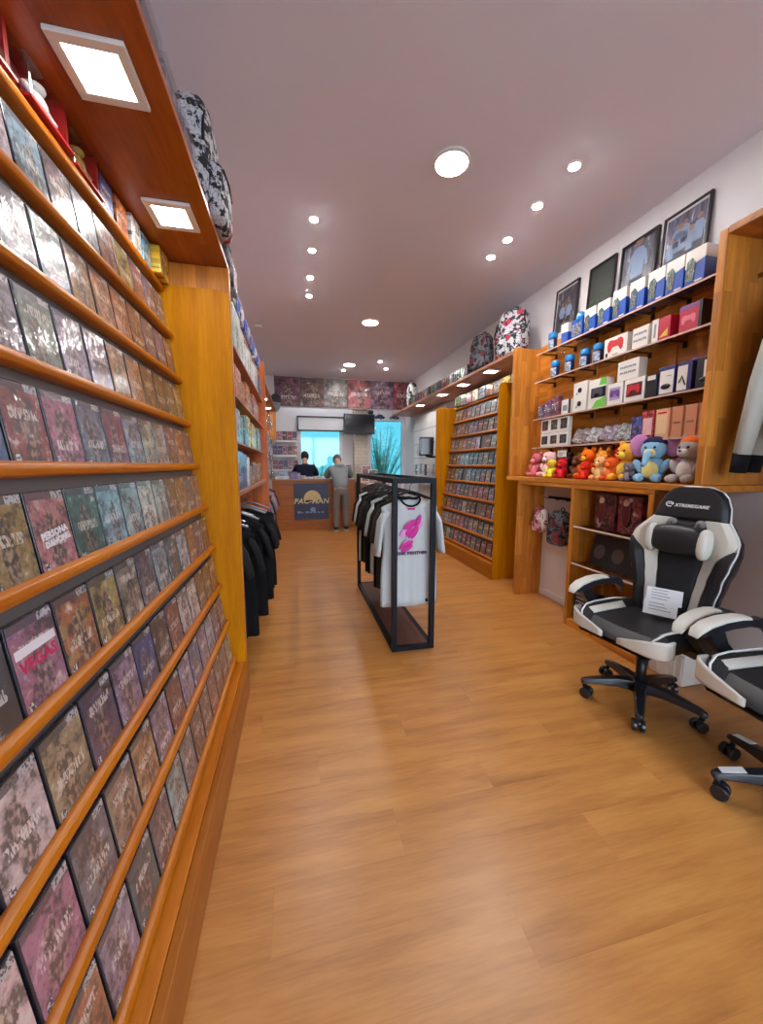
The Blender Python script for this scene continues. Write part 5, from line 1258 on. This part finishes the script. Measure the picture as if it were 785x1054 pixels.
# ------------------------------------------------------------------ people
def skin(name, J, E_, mat, parent, root=0, sub=2):
    me = bpy.data.meshes.new(name); me.from_pydata([j[0] for j in J], E_, []); me.materials.append(mat)
    o = bpy.data.objects.new(name, me); COL.objects.link(o)
    md = o.modifiers.new('s', 'SKIN'); md.use_smooth_shade = True
    for v, j in zip(me.skin_vertices[0].data, J):
        r = j[1]; v.radius = r if isinstance(r, tuple) else (r, r)
    me.skin_vertices[0].data[root].use_root = True
    ss = o.modifiers.new('u', 'SUBSURF'); ss.levels = sub; ss.render_levels = sub
    if parent: o.parent = parent
    return o
SKINM = plain('skin', rgb(196,146,120), .55)
def person(label, loc, rz, bend, top, pants, hair, shoes, hood=False, reach=.45, S=1.):
    t = thing('person', label, 'person', loc, rz)
    def fwd(z, y=0.):   # lean the trunk forward (-Y) about the hips (z .95)
        if z < .95: return Vector((0, y, z))*S
        d = z-.95; return Vector((0, y-d*math.sin(bend), .95+d*math.cos(bend)))*S
    P = lambda x, y, z: Vector((x*S, 0, 0)) + fwd(z, y)
    hd = .10 + bend*.42
    sh = fwd(1.42)/S
    hands = []
    J = [(P(0,0,.95),(.10*S,.09*S)), (P(0,0,1.12),(.09*S,.08*S)), (P(0,0,1.32),(.11*S,.085*S)), (P(0,0,1.45),(.06*S,.06*S)), (P(0,-.01-.05*bend,1.52),(.055*S,.055*S)), (P(0,-.03-hd*.5,1.60),(.075*S,.09*S)), (P(0,-.05-hd*.9,1.70-bend*.08),(.075*S,.092*S)), (P(0,-.05-hd*1.0,1.765-bend*.1),(.05*S,.06*S))]
    E_ = [(0,1),(1,2),(2,3),(3,4),(4,5),(5,6),(6,7)]
    arms, legs = [], []
    for s in (-1, 1):
        b0 = len(J); A = P(s*.19,0,1.40); el = Vector((s*.28*S, A.y-.09*S, max(1.17, A.z-.25*S))); wr = Vector((s*.2*S, el.y-.20*S, 1.155)); hn = wr+Vector((-s*.02,-.08,0))*S
        J += [(A,.062*S),(el,.046*S),(wr,.032*S),(hn,(.026*S,.04*S))]; E_ += [(2,b0),(b0,b0+1),(b0+1,b0+2),(b0+2,b0+3)]
        for f, (dx, ln) in enumerate([(-.03,.075),(-.01,.085),(.01,.08),(.03,.065)]):
            k = len(J); J += [(hn+Vector((dx,-.045,.0))*S,.010*S),(hn+Vector((dx,-.045-ln*.6,-.01))*S,.009*S),(hn+Vector((dx,-.045-ln,-.03))*S,.008*S)]; E_ += [(b0+3,k),(k,k+1),(k+1,k+2)]
        k = len(J); J += [(hn+Vector((-s*.045,-.01,-.005))*S,.011*S),(hn+Vector((-s*.06,-.05,-.015))*S,.009*S)]; E_ += [(b0+3,k),(k,k+1)]
        arms.append((A, el, wr))
        b1 = len(J); hp = P(s*.095,0,.9); kn = Vector((s*.105,-.02+.02*s,.5))*S; an = Vector((s*.11,.03*s+.02,.09))*S; to = Vector((s*.12,.03*s-.10,.035))*S
        J += [(hp,.075*S),(kn,.055*S),(an,.042*S),(to,(.035*S,.03*S))]; E_ += [(0,b1),(b1,b1+1),(b1+1,b1+2),(b1+2,b1+3)]
        legs.append((hp, kn, an, to))
    skin('body', J, E_, SKINM, t)
    # clothing
    T = [(P(0,0,.84),(.205*S,.165*S)),(P(0,0,1.1),(.175*S,.135*S)),(P(0,0,1.3),(.20*S,.14*S)),(P(0,0,1.43),(.12*S,.10*S)),(P(0,-.01,1.5),(.075*S,.075*S))]; TE = [(0,1),(1,2),(2,3),(3,4)]
    for A, el, wr in arms:
        k = len(T); T += [(A,.088*S),(el,.07*S),(wr+(el-wr)*.12,.052*S)]; TE += [(2,k),(k,k+1),(k+1,k+2)]
    skin('hoodie' if hood else 'shirt', T, TE, top, t)
    G = [(P(0,0,1.0),(.175*S,.14*S)),(P(0,.01,.86),(.165*S,.14*S))]; GE = [(0,1)]
    for hp, kn, an, to in legs:
        k = len(G); G += [(hp+Vector((0,.01,-.02)),.115*S),(kn,.085*S),(an+Vector((0,0,.04)),.065*S),(an+Vector((0,0,.0)),.06*S)]; GE += [(1,k),(k,k+1),(k+1,k+2),(k+2,k+3)]
    skin('trousers', G, GE, pants, t)
    for hp, kn, an, to in legs:
        sh_ = MB().ell((an.x, an.y-.05, .055), (.048, .125, .045), 14, 8, pw=.75).build('shoe', shoes, t, smooth=True)
        MB().ell((an.x, an.y-.05, .0165), (.052, .13, .016), 14, 6, pw=.6).build('sole', M_WHITE, sh_, smooth=True)
    hc = (J[6][0]+J[5][0])/2; rot = Matrix.Rotation(bend*.6+.25, 3, 'X')
    face = MB().ell(hc + rot @ Vector((0,-.088*S,-.005*S)), (.014*S,.02*S,.02*S), 8, 6)
    face.build('nose', SKINM, t, smooth=True)
    for s in (-1, 1):
        MB().ell(hc + rot @ Vector((s*.032*S,-.085*S,.022*S)), .010*S, 8, 6).build('eye', M_BLACK, t, smooth=True)
        MB().ell(hc + rot @ Vector((s*.082*S,.0,.0)), (.012*S,.022*S,.03*S), 8, 6).build('ear', SKINM, t, smooth=True)
    MB().ell(hc + rot @ Vector((0,-.084*S,-.045*S)), (.024*S,.008*S,.007*S), 8, 6).build('mouth', plain('lips', rgb(160,90,84), .5), t, smooth=True)
    MB().ell(hc + rot @ Vector((0,.028*S,.012*S)), (.098*S,.092*S,.125*S), 16, 10).build('hair', hair, t, smooth=True)
    if hood: MB().ell(P(0,.075,1.47), (.13*S,.075*S,.075*S), 14, 8).build('hood', top, t, smooth=True)
    if hood: B(-.08*S,.08*S,.148*S,.152*S,.80*S,.90*S).build('back_pocket', pants, t)
    return t
H_GRY = cloth_mat('heather grey', rgb(132,138,140)); H_PNT = cloth_mat('sweat grey', rgb(126,120,112)); H_NVY = cloth_mat('dark navy', rgb(26,32,50))
person('person in grey hoodie and grey sweatpants leaning over the counter, back turned', (.93, 7.99, 0), PI, .6, H_GRY, H_PNT, plain('grey brown hair', rgb(92,84,80), .8), plain('black shoe', rgb(26,26,28), .5), True)
person('person in a dark shirt with dark hair standing behind the counter by the window', (.22, 8.95, 0), PI, .03, H_NVY, plain('dark trousers', rgb(30,30,36), .9), plain('black hair', rgb(24,20,20), .7), plain('black shoe', rgb(26,26,28), .5), False, S=.97)
# ------------------------------------------------------------------ daylight, camera, colour
w = bpy.data.worlds.new('sky'); sc.world = w; w.use_nodes = True
nt = w.node_tree; bg = nt.nodes['Background']
tc = nt.nodes.new('ShaderNodeTexCoord'); sp = nt.nodes.new('ShaderNodeSeparateXYZ'); rp = nt.nodes.new('ShaderNodeValToRGB')
nt.links.new(tc.outputs['Generated'], sp.inputs[0]); nt.links.new(sp.outputs[2], rp.inputs[0])
rp.color_ramp.elements[0].color = (.75, .82, .9, 1); rp.color_ramp.elements[1].color = (.45, .65, 1., 1)
nt.links.new(rp.outputs[0], bg.inputs[0]); bg.inputs[1].default_value = 8.5
cam = bpy.data.cameras.new('camera'); co = bpy.data.objects.new('camera', cam); COL.objects.link(co); sc.camera = co
cam.sensor_fit = 'HORIZONTAL'; cam.sensor_width = 36.; cam.lens = 385.*36/785
co.location = (0, 0, 1.40); co.rotation_euler = (math.radians(90-7.1067), 0, math.radians(-12.8496)); cam.clip_start = .02
vs = sc.view_settings; vs.view_transform = 'Standard'; vs.look = 'None'; vs.exposure = .64; vs.gamma = 1.; vs.use_curve_mapping = False
sc.cycles.max_bounces = 8; sc.cycles.diffuse_bounces = 4; sc.cycles.transparent_max_bounces = 16; sc.cycles.caustics_reflective = False; sc.cycles.caustics_refractive = False
sc.cycles.use_denoising = True; sc.cycles.sample_clamp_indirect = 6.
